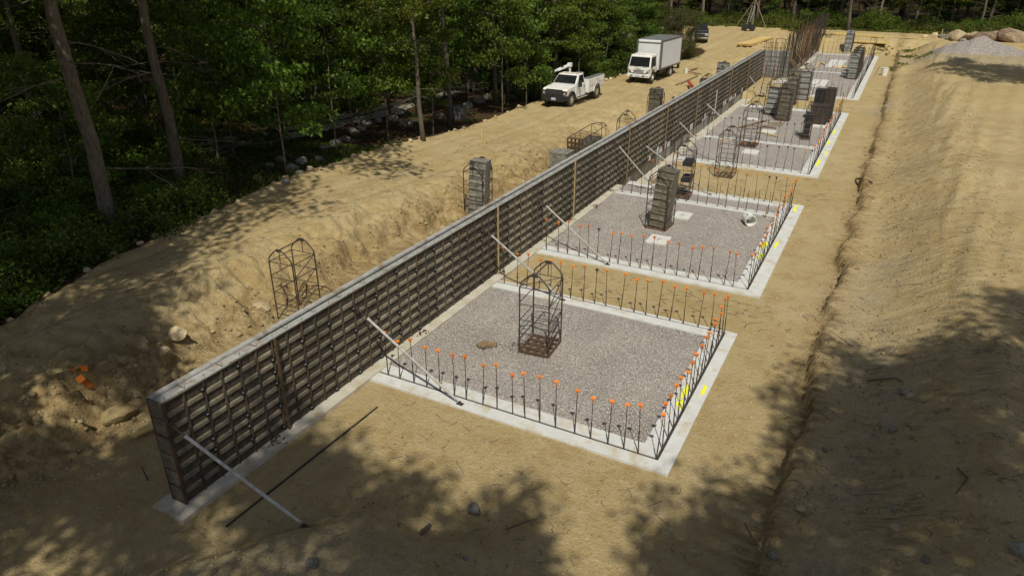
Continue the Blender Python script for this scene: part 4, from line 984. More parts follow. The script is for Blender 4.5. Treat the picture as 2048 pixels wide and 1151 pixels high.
# concrete block by the trees, scrap by the truck
p = GT(915, 236); mb = MB(); mb.box(-.55, .55, -.4, .4, 0, .85); mb.box(-.3, .3, -.42, -.401, .35, .5); o = mb.build('concrete_block', MT['trim'], bevel=.02); o.location = p; o.rotation_euler = (0, 0, R(12)); tag(o, 'grey concrete block standing among the trees left of the pickup', 'concrete block')  # darker grey puts the shade under the trees into the block's colour
p = G(1372, 146, .6); bucket(p.x, p.y, Hs(p.x, p.y), 1.1, 'white pail on the sand behind the box truck')
for i, (a, b, z, lb) in enumerate((((1368, 142), (1402, 148), .7, 'brown board on the ground behind the box truck'), ((1380, 140), (1395, 136), .7, 'pale board leaning behind the box truck'), ((1360, 168), (1395, 152), 1.6, 'long brown beam lying behind the wall below the box truck'), ((1352, 170), (1382, 158), 1.5, 'dark beam lying behind the wall'))):
    board(a, b, .14, .08, 'oldtimber', lb, z)
a, b = G(1378, 157, 1.0), G(1388, 172, 1.0); mb = MB(); mb.tube([(0, 0, 0), b - a], .13, 12); o = mb.build('red_tube', MT['red']); o.location = a; o.location.z = Hs(a.x, a.y) + .3; tag(o, 'short orange red tube lying behind the wall below the box truck', 'tube')
for px, py, lb in ((964, 283, 'thin wooden stake at the edge of the woods left of the path trees'), (1883, 71, 'small wooden survey stake under the far trees'), (1009, 206, 'small orange stake at the edge of the woods beside the pickup')):
    p = GT(px, py); mb = MB(); mb.box(-.03, .03, -.02, .02, -.1, .7); o = mb.build('survey_stake', MT['timber']); o.location = p; tag(o, lb, 'stake')

# gravel pile
mb = MB(); n, m_ = 64, 34; vs = []; cx, cy = 6.6, 85.0
for i in range(m_ + 1):
    for j in range(n):
        t = 6.28318 * j / n; r = i / m_; rx = 3.5 * r * (1 + .10 * math.sin(2 * t + 1) + .05 * math.sin(5 * t)); x = cx + rx * math.cos(t) * 1.15; y = cy + rx * math.sin(t) * .95
        z = 1.5 * max(0, 1 - r) ** 1.12 + .10 * float(fbm(x * 1.1, y * 1.1, 3, 95)) * (1 - r) * 2 - .05 * (r > .97)
        vs.append((x, y, Hs(x, y) + z))
mb.add(vs, [(i * n + j, i * n + (j + 1) % n, (i + 1) * n + (j + 1) % n, (i + 1) * n + j) for i in range(m_) for j in range(n)])
tag(mb.build('gravel_pile', MT['pile'], smooth=True), 'grey conical pile of gravel on the right plateau', 'gravel pile')
# ---------------------------------------------------------------- vehicles (front towards -Y, origin on the ground)
def wheel(parent, x, y, r, w, side, dual=False, rim='chrome'):
    mb = MB(); n = 28
    prof = [(-w / 2, r * .60), (-w / 2, r * .93), (-w / 2 + .03, r), (w / 2 - .03, r), (w / 2, r * .93), (w / 2, r * .60)]
    vs = []
    for px_, rr in prof:
        for j in range(n): t = 6.28318 * j / n; vs.append((px_, rr * math.cos(t), rr * math.sin(t)))
    mb.add(vs, [(a * n + j, a * n + (j + 1) % n, (a + 1) * n + (j + 1) % n, (a + 1) * n + j) for a in range(5) for j in range(n)])
    mb.tube([(-w / 2 + .04, 0, 0), (w / 2 - .04, 0, 0)], r * .61, 20)
    o = mb.build('wheel', MT['tyre'], parent, smooth=False); o.location = (x, y, r)
    m2 = MB(); s = side
    m2.tube([(s * (w / 2 - .035), 0, 0), (s * (w / 2 - .005), 0, 0)], [r * .60, r * .56], 20)
    m2.tube([(s * (w / 2 - .004), 0, 0), (s * (w / 2 + (.06 if not dual else -.001) ), 0, 0)], [r * .26, r * .18], 12)
    for k in range(8):
        t = 6.28318 * k / 8; m2.tube([(s * (w / 2 - .004), r * .4 * math.cos(t), r * .4 * math.sin(t)), (s * (w / 2 + .012), r * .4 * math.cos(t), r * .4 * math.sin(t))], r * .05, 6, 1)
    m2.build('rim', [MT[rim], MT['black']], o)
    return o
def quadpane(mb, a, b, c, d, off, t=.012, mi=0):
    a, b, c, d = map(Vector, (a, b, c, d)); n = (b - a).cross(d - a).normalized()
    mb.hexa([a + n * off, b + n * off, c + n * off, d + n * off, a + n * (off + t), b + n * (off + t), c + n * (off + t), d + n * (off + t)], mi)
def arch(mb, x0, x1, y, z, r, r2, mi=0, a0=0, a1=180, n=14):
    for k in range(n):
        t0, t1 = R(a0 + (a1 - a0) * k / n), R(a0 + (a1 - a0) * (k + 1) / n)
        P = []
        for x in (x0, x1):
            P += [(x, y + r * math.cos(t0), z + r * math.sin(t0)), (x, y + r2 * math.cos(t0), z + r2 * math.sin(t0)), (x, y + r2 * math.cos(t1), z + r2 * math.sin(t1)), (x, y + r * math.cos(t1), z + r * math.sin(t1))]
        mb.hexa([P[0], P[1], P[2], P[3], P[4], P[5], P[6], P[7]], mi)

# service pickup: x -20.35, y 44.4 .. 50.6
def service_pickup():
    px, py = -20.4, 47.3
    root = empty('service_truck', (px, py, Hs(px, py) + .0), R(-2)); tag(root, 'white service pickup with black grille, tool boxes and a small crane, parked on the sand', 'pickup truck')
    mb = MB()            # hood, fenders, lower cab with tapering nose
    mb.prismx([(-2.62, .62), (-2.68, .80), (-2.66, 1.14), (-2.55, 1.22), (-1.30, 1.36), (-1.25, .50), (-1.55, .50), (-1.60, .86), (-1.72, 1.0), (-2.10, 1.0), (-2.28, .86), (-2.32, .6)], -.93, .93)
    mb.prismx([(-1.249, .50), (-1.26, 1.34), (.32, 1.36), (.34, 1.0), (.34, .50)], -.945, .945)
    mb.build('body', MT['white'], root, bevel=.035)
    mb = MB(); b_, t_ = .90, .76          # greenhouse
    P = [(-b_, -1.24, 1.355), (b_, -1.24, 1.355), (b_, .32, 1.355), (-b_, .32, 1.355), (-t_, -.55, 1.94), (t_, -.55, 1.94), (t_, .22, 1.96), (-t_, .22, 1.96)]
    mb.hexa(P); mb.build('cab_roof', MT['white'], root, bevel=.05)
    def L3(a, b, t): return Vector(a).lerp(Vector(b), t)
    def pane(name, i0, i1, i2, i3, u0, u1, v0, v1):
        A, B, C, D = (Vector(P[i]) for i in (i0, i1, i2, i3))
        def pt(u, v): return (A.lerp(B, u)).lerp(D.lerp(C, u), v)
        m = MB(); quadpane(m, pt(u0, v0), pt(u1, v0), pt(u1, v1), pt(u0, v1), .001, .012); m.build(name, MT['glass'], root)
    pane('windshield', 0, 1, 5, 4, .04, .96, .06, .88)
    pane('side_window', 1, 2, 6, 5, .24, .88, .04, .88); pane('side_window', 3, 0, 4, 7, .12, .76, .04, .88); pane('rear_window', 2, 3, 7, 6, .1, .9, .2, .85)
    mb = MB(); mb.box(-.93, .93, -2.80, -2.62, .48, .80); mb.box(-.80, .80, -2.83, -2.801, .40, .60); mb.box(-.98, -.90, -2.78, -2.3, .5, .8); mb.box(.90, .98, -2.78, -2.3, .5, .8)
    mb.build('bumper', MT['black'], root, bevel=.03)
    mb = MB(); mb.box(-.62, .62, -2.74, -2.69, .82, 1.20, 0)
    for k in range(3): mb.box(-.56, .56, -2.765, -2.741, .88 + k * .10, .90 + k * .10, 1)
    mb.build('grille', [MT['black'], MT['trim']], root)
    lg = MB(); lg.prismz([(.13 * math.cos(t * .393), -.0 + .055 * math.sin(t * .393)) for t in range(16)], 0, .012); o = lg.build('badge', MT['logoblue'], root); o.location = (0, -2.768, 1.0); o.rotation_euler = (R(90), 0, 0)
    text('badge_lettering', 'Ford', .085, MT['chrome'], root, (0, -2.783, 1.0), (R(90), 0, 0), .002)
    for s in (-1, 1):
        mb = MB(); mb.box(min(s * .63, s * .92), max(s * .63, s * .92), -2.72, -2.60, .86, 1.12, 0); o = mb.build('headlight', [MT['black']], root, bevel=.01)
        m2 = MB(); m2.box(min(s * .70, s * .86), max(s * .70, s * .86), -2.735, -2.721, .88, 1.02); m2.build('bulb_reflector', MT['lens'], o)
        m3 = MB(); m3.box(min(s * .88, s * .94), max(s * .88, s * .94), -2.70, -2.601, .9, 1.1); m3.build('turn_lamp', MT['amber'], o)
        mb = MB(); arch(mb, min(s * .93, s * 1.02), max(s * .93, s * 1.02), -1.95, .44, .50, .60, a0=-8, a1=188); mb.build('fender_flare', MT['black'], root)
        mb = MB(); mb.box(min(s * .99, s * 1.24), max(s * .99, s * 1.24), -1.02, -.93, 1.20, 1.62); mb.tube([(s * .90, -.95, 1.3), (s * 1.05, -.97, 1.32)], .03, 6); mb.build('side_mirror', MT['black'], root, bevel=.02)
        mb = MB(); mb.box(min(s * .93, s * 1.10), max(s * .93, s * 1.10), -1.25, .45, .40, .47); mb.build('running_board', MT['chrome'], root, bevel=.02)
        mb = MB(); mb.box(min(s * .945, s * .955), max(s * .945, s * .955), -1.10, -1.085, .56, 1.34); mb.box(min(s * .945, s * .955), max(s * .945, s * .955), .20, .215, .56, 1.34); mb.build('door_seam', MT['black'], root)
        mb = MB(); mb.box(min(s * .946, s * .975), max(s * .946, s * .975), .0, .16, 1.08, 1.12); mb.build('door_handle', MT['black'], root)
        wheel(root, s * .86, -1.95, .44, .26, s)
        wheel(root, s * .93, 2.02, .44, .40, s, True)
    mb = MB(); mb.box(-.17, .17, -2.842, -2.832, .50, .66); o = mb.build('licence_plate', MT['blueplate'], root)
    for i, x in enumerate((-.62, -.2, 0, .2, .62)):
        mb = MB(); mb.box(x - .04, x + .04, -.52, -.44, 1.965, 2.0); mb.build('marker_lamp', MT['amber'], root, bevel=.01)
    mb = MB(); mb.box(-.42, .42, -2.4, 3.2, .50, .62); mb.box(-.9, .9, -2.5, .3, .42, .55); mb.build('chassis', MT['black'], root)
    # service body: two side boxes with compartment doors and a deck between
    for s in (-1, 1):
        x0, x1 = sorted((s * .62, s * 1.10)); mb = MB()
        mb.prismx([(.50, .58), (.50, 1.52), (3.30, 1.52), (3.30, .80), (2.62, .80), (2.50, 1.0), (2.30, 1.10), (1.74, 1.10), (1.54, 1.0), (1.44, .58)], x0, x1)
        mb.build('tool_box', MT['white'], root, bevel=.015)
        xs, xe = sorted((s * 1.101, s * 1.112)); mb = MB()
        for (a, b, c_, d) in ((.54, .98, .66, 1.46), (1.02, 1.40, .66, 1.46), (1.46, 2.58, 1.16, 1.46), (2.68, 3.24, .86, 1.46)): mb.box(xs, xe, a, b, c_, d)
        mb.build('compartment_door', MT['white'], root, bevel=.006)
        mb = MB(); xa, xb = sorted((s * 1.113, s * 1.125))
        for (y, z) in ((.9, 1.0), (1.1, 1.02), (2.0, 1.36), (2.48, 1.18), (2.8, 1.05), (3.16, 1.15)): mb.box(xa, xb, y - .03, y + .03, z - .06, z + .06)
        mb.build('latch', MT['black'], root)
        mb = MB(); mb.box(x0 + .02, x1 - .02, .52, 3.28, 1.521, 1.56); mb.build('box_lid', MT['roof'], root)
        mb = MB(); arch(mb, min(s * 1.1, s * 1.14), max(s * 1.1, s * 1.14), 2.02, .50, .56, .62, a0=5, a1=175); mb.build('wheel_arch', MT['white'], root)
        mb = MB(); mb.box(min(s * .7, s * 1.1), max(s * .7, s * 1.1), 2.62, 2.66, .18, .78); mb.build('mud_flap', MT['black'], root)
    mb = MB(); mb.box(-.619, .619, .50, 3.3, .74, .80); mb.box(-.619, .619, .50, .56, .801, 1.5); mb.box(-.619, .619, 3.24, 3.3, .801, 1.15); mb.build('deck', MT['trim'], root)
    cr = MB(); cr.tube([(-.55, .75, .8), (-.55, .75, 2.30)], .10, 10); cr.box(-.70, -.42, .60, .92, 2.22, 2.50); cr.obox((-.55, .68, 2.36), (-1.0, -.35, 2.10), .16, .17); cr.obox((-1.0, -.35, 2.10), (-1.1, -.6, 2.05), .10, .12)
    o = cr.build('crane', MT['white'], root, bevel=.02)
    c2 = MB(); c2.tube([(-.55, .72, 2.0), (-.75, .2, 2.17)], .05, 8); c2.box(-.85, -.72, -.1, .1, 2.30, 2.37); c2.build('hydraulic_ram', MT['black'], o)
    c3 = MB(); c3.tube([(-1.1, -.62, 2.02), (-1.1, -.62, 2.22)], .045, 8); c3.build('hook', MT['steel'], o)
service_pickup()

def box_truck():
    px, py = -18.55, 60.5
    root = empty('box_truck', (px, py, Hs(px, py) + .02), R(-3.5)); tag(root, 'white cab-over box truck with grey trimmed cargo box, parked beside the woods', 'box truck')
    # local: cab front y=-3.35, box y -1.35..3.6
    mb = MB(); w = .97
    lower = [(-3.30, .50), (-3.36, .80), (-3.34, 1.22), (-1.75, 1.22), (-1.75, .80), (-2.05, .74), (-2.2, .92), (-2.42, 1.0), (-2.75, .95), (-2.95, .74), (-3.0, .50)]
    mb.prismx(lower, -w, w); mb.build('cab', MT['white'], root, bevel=.05)
    b_, t_ = .965, .88
    P = [(-b_, -3.33, 1.221), (b_, -3.33, 1.221), (b_, -1.76, 1.221), (-b_, -1.76, 1.221), (-t_, -2.98, 2.16), (t_, -2.98, 2.16), (t_, -1.80, 2.20), (-t_, -1.80, 2.20)]
    mb = MB(); mb.hexa(P); mb.build('cab_upper', MT['white'], root, bevel=.06)
    def pane(name, idx, u0, u1, v0, v1):
        A, B, C, D = (Vector(P[i]) for i in idx)
        def pt(u, v): return (A.lerp(B, u)).lerp(D.lerp(C, u), v)
        m = MB(); quadpane(m, pt(u0, v0), pt(u1, v0), pt(u1, v1), pt(u0, v1), .001, .012); m.build(name, MT['glass'], root, bevel=.004)
    pane('windshield', (0, 1, 5, 4), .05, .95, .08, .84); pane('side_window', (1, 2, 6, 5), .10, .80, .06, .82); pane('side_window', (3, 0, 4, 7), .20, .90, .06, .82)
    m = MB(); m.box(.0, .52, -3.0, -2.99, 1.85, 2.06)
    mb = MB(); mb.box(-.98, .98, -3.46, -3.31, .46, .70); mb.build('bumper', MT['white'], root, bevel=.03)
    mb = MB(); mb.box(-.7, -.45, -3.466, -3.461, .53, .62); mb.box(.32, .58, -3.466, -3.461, .53, .62); mb.build('bumper_vents', MT['black'], root)
    mb = MB(); mb.box(-.2, .14, -3.478, -3.462, .50, .64); mb.build('licence_plate', MT['blueplate'], root)
    mb = MB(); mb.box(-.46, .46, -3.375, -3.362, .96, 1.01); mb.box(-.42, .42, -3.377, -3.364, .85, .90); mb.box(-.62, .62, -3.375, -3.362, .74, .79); mb.build('grille', MT['black'], root)
    text('badge_lettering', 'ISUZU', .15, MT['trim'], root, (-.03, -3.362, 1.11), (R(90), 0, 0), .006)
    text('model_lettering', 'NPR-HD', .08, MT['trim'], root, (.78, -3.466, .58), (R(90), 0, 0), .003)
    text('box_lettering', 'Morgan', .11, MT['black'], root, (.62, -1.365, 3.0), (R(90), 0, 0), .003)
    mb = MB(); mb.box(.34, .42, -1.37, -1.363, 2.96, 3.04); mb.build('box_emblem', MT['black'], root)
    for s in (-1, 1):
        m = MB(); m.hexa([(s * .60, -3.38, .76), (s * .95, -3.36, .78), (s * .95, -3.30, .78), (s * .60, -3.30, .76), (s * .70, -3.38, .98), (s * .97, -3.34, 1.16), (s * .97, -3.28, 1.16), (s * .70, -3.30, .98)]); o = m.build('headlight', MT['lens'], root)
        m2 = MB(); m2.hexa([(s * .66, -3.395, .80), (s * .78, -3.39, .80), (s * .78, -3.381, .80), (s * .66, -3.381, .80), (s * .70, -3.395, .92), (s * .80, -3.39, .96), (s * .80, -3.381, .96), (s * .70, -3.381, .92)]); m2.build('lamp_bezel', MT['black'], o)
        m = MB(); m.box(*sorted((s * 1.07, s * 1.27)), -3.18, -3.10, 1.42, 1.86); m.tube([(s * .94, -3.1, 1.3), (s * 1.12, -3.14, 1.36), (s * 1.14, -3.14, 1.8), (s * .92, -3.0, 1.95)], .014, 5); m.build('side_mirror', MT['black'], root, bevel=.02)
        m = MB(); m.box(*sorted((s * .971, s * .978)), -2.98, -2.965, .95, 1.2); m.box(*sorted((s * .971, s * .978)), -1.95, -1.935, .85, 1.2); m.box(*sorted((s * .971, s * .992)), -2.1, -1.95, 1.05, 1.09); m.build('door_seam', MT['black'], root)
        wheel(root, s * .84, -2.58, .40, .24, s, rim='pvc'); wheel(root, s * .86, 1.35, .40, .44, s, True, rim='pvc')
        m = MB(); m.box(*sorted((s * .62, s * .95)), -1.2, .5, .52, .80); m.build('side_tank', MT['black'], root, bevel=.02)
        m = MB(); m.box(*sorted((s * .6, s * 1.05)), 1.95, 2.0, .18, .85); m.build('mud_flap', MT['black'], root)
    for x in (-.22, 0, .22, .82): 
        m = MB(); m.box(x - .035, x + .035, -2.90, -2.83, 2.20, 2.235); m.build('marker_lamp', MT['amber'], root)
    for x in (-.35, .35):
        m = MB(); m.obox((x, -3.38, 1.29), (x + .32, -3.33, 1.34), .02, .02); m.build('wiper', MT['black'], root)
    m = MB(); m.box(-.4, .4, -2.8, 3.5, .58, .80); m.box(-.9, .9, -3.2, -1.8, .42, .58); m.build('chassis', MT['black'], root)
    X1 = 1.10; YB0, YB1, ZB0, ZB1 = -1.36, 3.45, .86, 3.16
    m = MB(); m.box(-X1, X1, YB0, YB1, ZB0, ZB1); m.build('cargo_box', MT['boxpanel'], root)
    m = MB()
    for s in (-1, 1):
        m.box(*sorted((s * (X1 - .14), s * (X1 + .012))), YB0 - .012, YB0 + .19, ZB0, ZB1 + .012)
        m.box(*sorted((s * (X1 + .001), s * (X1 + .014))), YB0 + .191, YB1, ZB0, ZB0 + .13)
        m.box(*sorted((s * (X1 + .001), s * (X1 + .014))), YB0 + .191, YB1, ZB1 - .12, ZB1 + .014)
        m.box(*sorted((s * (X1 + .0145), s * (X1 + .018))), YB1 - .08, YB1 + .01, ZB0, ZB1)
    m.box(-X1 + .14, X1 - .14, YB0 - .012, YB0 - .001, ZB1 - .26, ZB1 - .17)
    m.build('box_trim', MT['trim'], root, bevel=.006)
    m = MB(); m.prismx([(YB0 - .03, ZB1 - .16), (YB0 - .03, ZB1 - .06), (YB0 + .05, ZB1 + .02), (YB0 + .14, ZB1 + .02), (YB0 + .14, ZB1 - .16)], -X1 + .14, X1 - .14); m.build('front_cap', MT['boxpanel'], root, bevel=.02)
    m = MB(); m.box(-X1 + .01, X1 - .01, YB0 + .16, YB1 - .01, ZB1 + .001, ZB1 + .022); m.build('box_roof', MT['roof'], root)
    m = MB()
    for x in (-.9, .9): m.box(x - .04, x + .04, YB1, YB1 + .45, .45, .85); m.box(x - .04, x + .04, YB1 + .38, YB1 + .45, .451, .95)
    m.box(-.95, .95, YB1 + .02, YB1 + .45, .40, .449); m.build('lift_gate', MT['black'], root)
box_truck()

def dark_pickup():
    p = G(1400, 87, .9); root = empty('parked_pickup', (p.x - .5, p.y + 1.4, Hs(p.x, p.y)), R(14)); tag(root, 'dark navy pickup parked behind the bronze bush beyond the box truck', 'pickup truck')
    m = MB(); m.prismx([(-2.8, .45), (-2.86, .7), (-2.8, 1.05), (-1.35, 1.18), (2.9, 1.15), (2.95, .5)], -.97, .97); m.build('body', MT['navy'], root, bevel=.07)
    m = MB(); m.hexa([(-.88, -1.3, 1.17), (.88, -1.3, 1.17), (.88, 1.1, 1.17), (-.88, 1.1, 1.17), (-.7, -.6, 1.82), (.7, -.6, 1.82), (.7, .9, 1.82), (-.7, .9, 1.82)]); m.build('cab_roof', MT['navy'], root, bevel=.06)
    m = MB(); quadpane(m, (-.82, -1.24, 1.22), (.82, -1.24, 1.22), (.68, -.66, 1.76), (-.68, -.66, 1.76), .012); m.build('windshield', MT['glass'], root)
    m = MB(); quadpane(m, (.868, -1.1, 1.22), (.868, 1.0, 1.22), (.72, .8, 1.74), (.72, -.6, 1.74), .012); m.build('side_window', MT['glass'], root)
    m = MB(); m.box(-.55, .55, -2.90, -2.86, .68, 1.0); m.build('grille', MT['black'], root)
    m = MB(); m.box(-.95, .95, -2.96, -2.82, .42, .62); m.build('bumper', MT['chrome'], root, bevel=.03)
    for s in (-1, 1):
        m = MB(); m.box(*sorted((s * .58, s * .92)), -2.89, -2.80, .78, 1.0); m.build('headlight', MT['lens'], root, bevel=.02)
        wheel(root, s * .84, -1.85, .40, .27, s); wheel(root, s * .84, 1.9, .40, .27, s)
dark_pickup()
m = MB(); m.prismx([(-2.2, .4), (-2.25, .8), (-1.2, .98), (-.5, 1.5), (1.2, 1.52), (2.0, 1.0), (2.1, .4)], -.85, .85)
p = G(1347, 66, .9); o = m.build('parked_car', MT['greyform'], bevel=.08); o.location = (p.x, p.y, Hs(p.x, p.y) + .1); tag(o, 'pale grey car hidden behind the box truck roof by the woods', 'car')
m2 = MB(); quadpane(m2, (-.75, -1.15, 1.02), (.75, -1.15, 1.02), (.7, -.58, 1.44), (-.7, -.58, 1.44), .01); m2.build('windshield', MT['glass'], o)
for s in (-1, 1):
    for y in (-1.4, 1.4): wheel(o, s * .76, y, .33, .22, s)
# small dark engine on the grass by the pole
p = GT(1496, 62); m = MB(); m.box(-.7, .7, -.4, .4, .25, .75); m.tube([(-.5, -.45, .3), (-.5, .45, .3)], .3, 12); m.tube([(.5, -.45, .3), (.5, .45, .3)], .3, 12); m.tube([(-.3, 0, .75), (-.9, 0, 1.2)], .05, 6); m.tube([(.1, 0, .75), (.1, 0, 1.05)], .12, 8)
o = m.build('small_machine', MT['black'], bevel=.03); o.location = p; tag(o, 'small black machine on wheels at the foot of the braced pole', 'machine')

# power pole with two props and a ladder
p = G(1504, 52, 1.5); root = empty('utility_pole', (p.x, p.y, Hs(p.x, p.y))); tag(root, 'tall grey pole propped by two timber braces on the grass', 'pole')
m = MB(); m.tube([(0, 0, -.2), (0, 0, 11)], [.15, .11], 10); m.build('pole', MT['deadwood'], root)
for sx in (-1, 1): m = MB(); m.obox((sx * 2.0, -.8, 0), (sx * .1, -.16, 3.3), .12, .06); m.build('prop', MT['oldtimber'], root)
ladder((p.x - .45, p.y - .9, Hs(p.x, p.y)), (p.x - .1, p.y - .2, Hs(p.x, p.y) + 2.7), .45, 9, MT['galv'], MT['galv'], 'small aluminium ladder leaning on the braced pole')
# ---------------------------------------------------------------- rocks
def rock_mesh(seed, mat, flat=.7, sub=3):
    bm = bmesh.new(); bmesh.ops.create_icosphere(bm, subdivisions=sub, radius=1.0)
    rr = random.Random(seed); cuts = [(Vector((rr.gauss(0, 1), rr.gauss(0, 1), rr.gauss(0, 1))).normalized(), rr.uniform(.55, .9)) for _ in range(9)]
    for v in bm.verts:
        for n_, d in cuts:
            t = v.co.dot(n_)
            if t > d: v.co -= n_ * (t - d) * .85
        c_ = v.co.normalized(); k = 1 + .10 * float(fbm(c_.x * 2 + seed, c_.y * 2 + c_.z * 3, 3, 5))
        v.co *= k; v.co.z *= flat
    me = bpy.data.meshes.new('rock'); bm.to_mesh(me); bm.free(); me.materials.append(mat); return me
RB = [rock_mesh(s + 30, MT['brownrock'], .62) for s in range(2)]
RK = [rock_mesh(s, MT['rock']) for s in range(4)]; RS = [rock_mesh(s + 9, MT['sandrock']) for s in range(4)]
RE = [rock_mesh(s + 50, MT['sand'], .6, 4) for s in range(3)]
def rock(x, y, s, label, cat='rock', grp=None, sandy=False, sink=.25, name='rock', sz=None):
    o = bpy.data.objects.new(name, rnd.choice(RS if sandy else RK)); col.objects.link(o)
    sx = s * rnd.uniform(.85, 1.2); o.scale = (sx, s, s * rnd.uniform(.8, 1.1)) if sz is None else sz
    o.location = (x, y, Hs(x, y) + s * (.6 - sink)); o.rotation_euler = (rnd.uniform(-.2, .2), rnd.uniform(-.2, .2), rnd.uniform(0, 6.28))
    tag(o, label, cat, grp); return o
def rockpx(px, py, s, label, sandy=False, **k):
    p = GT(px, py); return rock(p.x, p.y, s, label, sandy=sandy, **k)
rockpx(519, 602, .30, 'yellowish boulder on the left bank beside the empty frame', True)
rockpx(362, 690, .25, 'flat pale slab of rock on the left bank above the wall end', True)
rockpx(328, 716, .17, 'small round stone below the flat pale slab', True)
rockpx(476, 668, .14, 'flat oval stone right of the flat pale slab', True)
rockpx(424, 655, .07, 'small white stone on the left bank', True)
rockpx(500, 860, .001, 'tiny stone', True) if False else None
rockpx(950, 1022, .15, 'pale broken rock at the edge of the shaded foreground mound')
rockpx(625, 1128, .13, 'rock in the shade at the bottom of the picture below the long brace')
rockpx(930, 1117, .05, 'small stone on the shaded mound')
rockpx(2040, 1106, .17, 'grey rock at the lower right edge of the picture')
rockpx(1545, 1112, .10, 'round stone in the lower right dug hollow')
rockpx(1255, 945, .05, 'pale pebble on sand in front of the nearest footing corner', True)
rockpx(1600, 1018, .10, 'angular stone on the rim of the lower right hollow', True)
rockpx(1806, 785, .12, 'grey stone in the shade on the right slope')
rockpx(1785, 862, .10, 'small grey stone on the right slope'); rockpx(1850, 1120, .09, 'pale stone low on the right slope'); rockpx(1650, 900, .07, 'bluish pebble by the ledge')
rockpx(1788, 1058, .1, 'whitish stone in the shaded lower right', True)
for px, py, s in ((30, 890, .30), (150, 862, .24)): rockpx(px, py, s, 'earthy lump of the cut bank at the left edge of the foreground', True, cat='earth lump', grp='earth lumps in the cut bank', name='earth_lump', sink=.45).data = rnd.choice(RE)
rockpx(240, 668 + 170, .35, 'large earthy rock bulging from the cut bank left of the wall end', True).data = RE[0]
for px, py, s in ((640, 322, .30), (560, 323, .33), (585, 340, .36), (604, 330, .5), (650, 300, .40), (672, 290, .40), (690, 282, .4), (705, 268, .45), (722, 262, .40), (735, 250, .45), (755, 245, .4), (785, 240, .5), (800, 228, .4), (812, 252, .5), (960, 205, .55), (975, 198, .5), (1050, 190, .5), (1062, 183, .5), (1075, 178, .5), (1025, 200, .5), (1085, 172, .45), (935, 215, .5), (882, 235, .4), (600, 352, .3), (570, 365, .28), (540, 333, .25), (1240, 148, .4), (1225, 152, .4), (1010, 196, .4)):
    rockpx(px, py, s * .85, 'mossy grey boulder in the old stone wall along the edge of the woods', cat='boulder', grp='boulders of the old stone wall', name='boulder')
for t in np.arange(6.5, 60, .62):
    y = float(t) + rnd.uniform(-.3, .3); x = float(forest_edge(y)) + rnd.uniform(-.35, .25)
    if rnd.random() < .42: rock(x, y, rnd.uniform(.06, .16) * (1 + .4 * (rnd.random() < .15)), 'dusty stone in the row along the edge of the sand by the woods', 'stone', 'stones lining the edge of the woods', True, name='stone')
for k in range(30):
    y = rnd.uniform(5, 30); x = rnd.choice((rnd.gauss(-16.0, .8), rnd.gauss(1.0, 1.0))) 
    rock(x, y, rnd.uniform(.035, .085), 'fist sized stone loose on the dug earth', 'stone', 'loose stones on the dug earth', rnd.random() < .6, name='stone')
rockpx(1912, 80, 1.15, 'big pale tan boulder under the trees at the far right', True, cat='boulder', name='boulder')
for px, py, s, lb, sd_ in ((2025, 84, 2.2, 'largest rounded brown boulder at the right edge of the far plateau', False), (1965, 84, 1.5, 'long brown boulder left of the largest boulder', False), (1945, 80, 1.1, 'tan boulder half behind the gravel pile', True), (1990, 80, 1.3, 'light brown boulder leaning behind the largest boulder', True),
                    (1870, 72, .55, 'small tan boulder left of the big pale boulder', True), (1885, 76, .6, 'small grey boulder beside the big pale boulder', False), (1895, 80, .5, 'low grey rock in front of the big pale boulder', False), (1925, 84, .5, 'low grey rock right of the big pale boulder', False), (1850, 75, .45, 'small rock left of the row of far boulders', True), (1935, 75, .6, 'yellowish boulder behind the gravel pile', True)):
    o = rockpx(px, py, s * .8, lb, sd_, cat='boulder', name='boulder')
    if 'brown' in lb: o.data = RB[0 if s > 2 else 1]
for px, py, s, lb in ((1465, 48, 1.8, 'wide grey boulder on the grass left of the braced pole'), (1440, 46, 1.3, 'grey boulder in the woods behind the dark pickup'), (1580, 50, 1.2, 'flat mossy boulder in the far grass'), (1535, 46, 1.0, 'mossy boulder right of the braced pole')):
    rockpx(px, py, s * .7, lb, cat='boulder', name='boulder')
for px, py, s in ((600, 205, .5), (545, 215, .4), (640, 180, .5), (720, 175, .5), (505, 130, .6)): rockpx(px, py, s * .8, 'pale boulder lying in the undergrowth beyond the path', cat='boulder', grp='boulders beyond the path', name='boulder')
# twigs and roots
mb = MB()
for k in range(850):
    r_ = rnd.random()
    if r_ < .45: x, y = rnd.uniform(-.8, 4.5), rnd.uniform(7, 45)
    elif r_ < .7: x, y = rnd.uniform(-20, -14.2), rnd.uniform(5, 34)
    else: x, y = rnd.uniform(-9, -.6), rnd.choice((rnd.uniform(6, 11.8), rnd.uniform(19.4, 21.5), rnd.uniform(33, 37))) if x < -2.4 or True else 0
    a = rnd.random() * 6.28; l_ = rnd.uniform(.08, .38) * (1 if rnd.random() < .85 else 2); p = []
    for j in range(4):
        xx, yy = x + l_ * j / 3 * math.cos(a + .3 * j * rnd.uniform(-1, 1)), y + l_ * j / 3 * math.sin(a); p.append((xx, yy, Hs(xx, yy) + .008 + .02 * rnd.random()))
    mb.tube(p, [.006, .006, .005, .003], 4)
tag(mb.build('twigs', MT['twig']), 'small dark twigs and root ends strewn over the sand', 'twigs', kind='stuff')
def stick(pts, r, label, dz=.03):
    P = [GT(px, py, dz + r) for px, py in pts]; o0 = P[0]; mb = MB(); mb.tube([q_ - o0 for q_ in P], [r, r * .9] + [r * .6] * (len(P) - 2) if len(P) > 2 else [r, r * .6], 6); o = mb.build('fallen_branch', MT['twig']); o.location = o0; tag(o, label, 'branch')
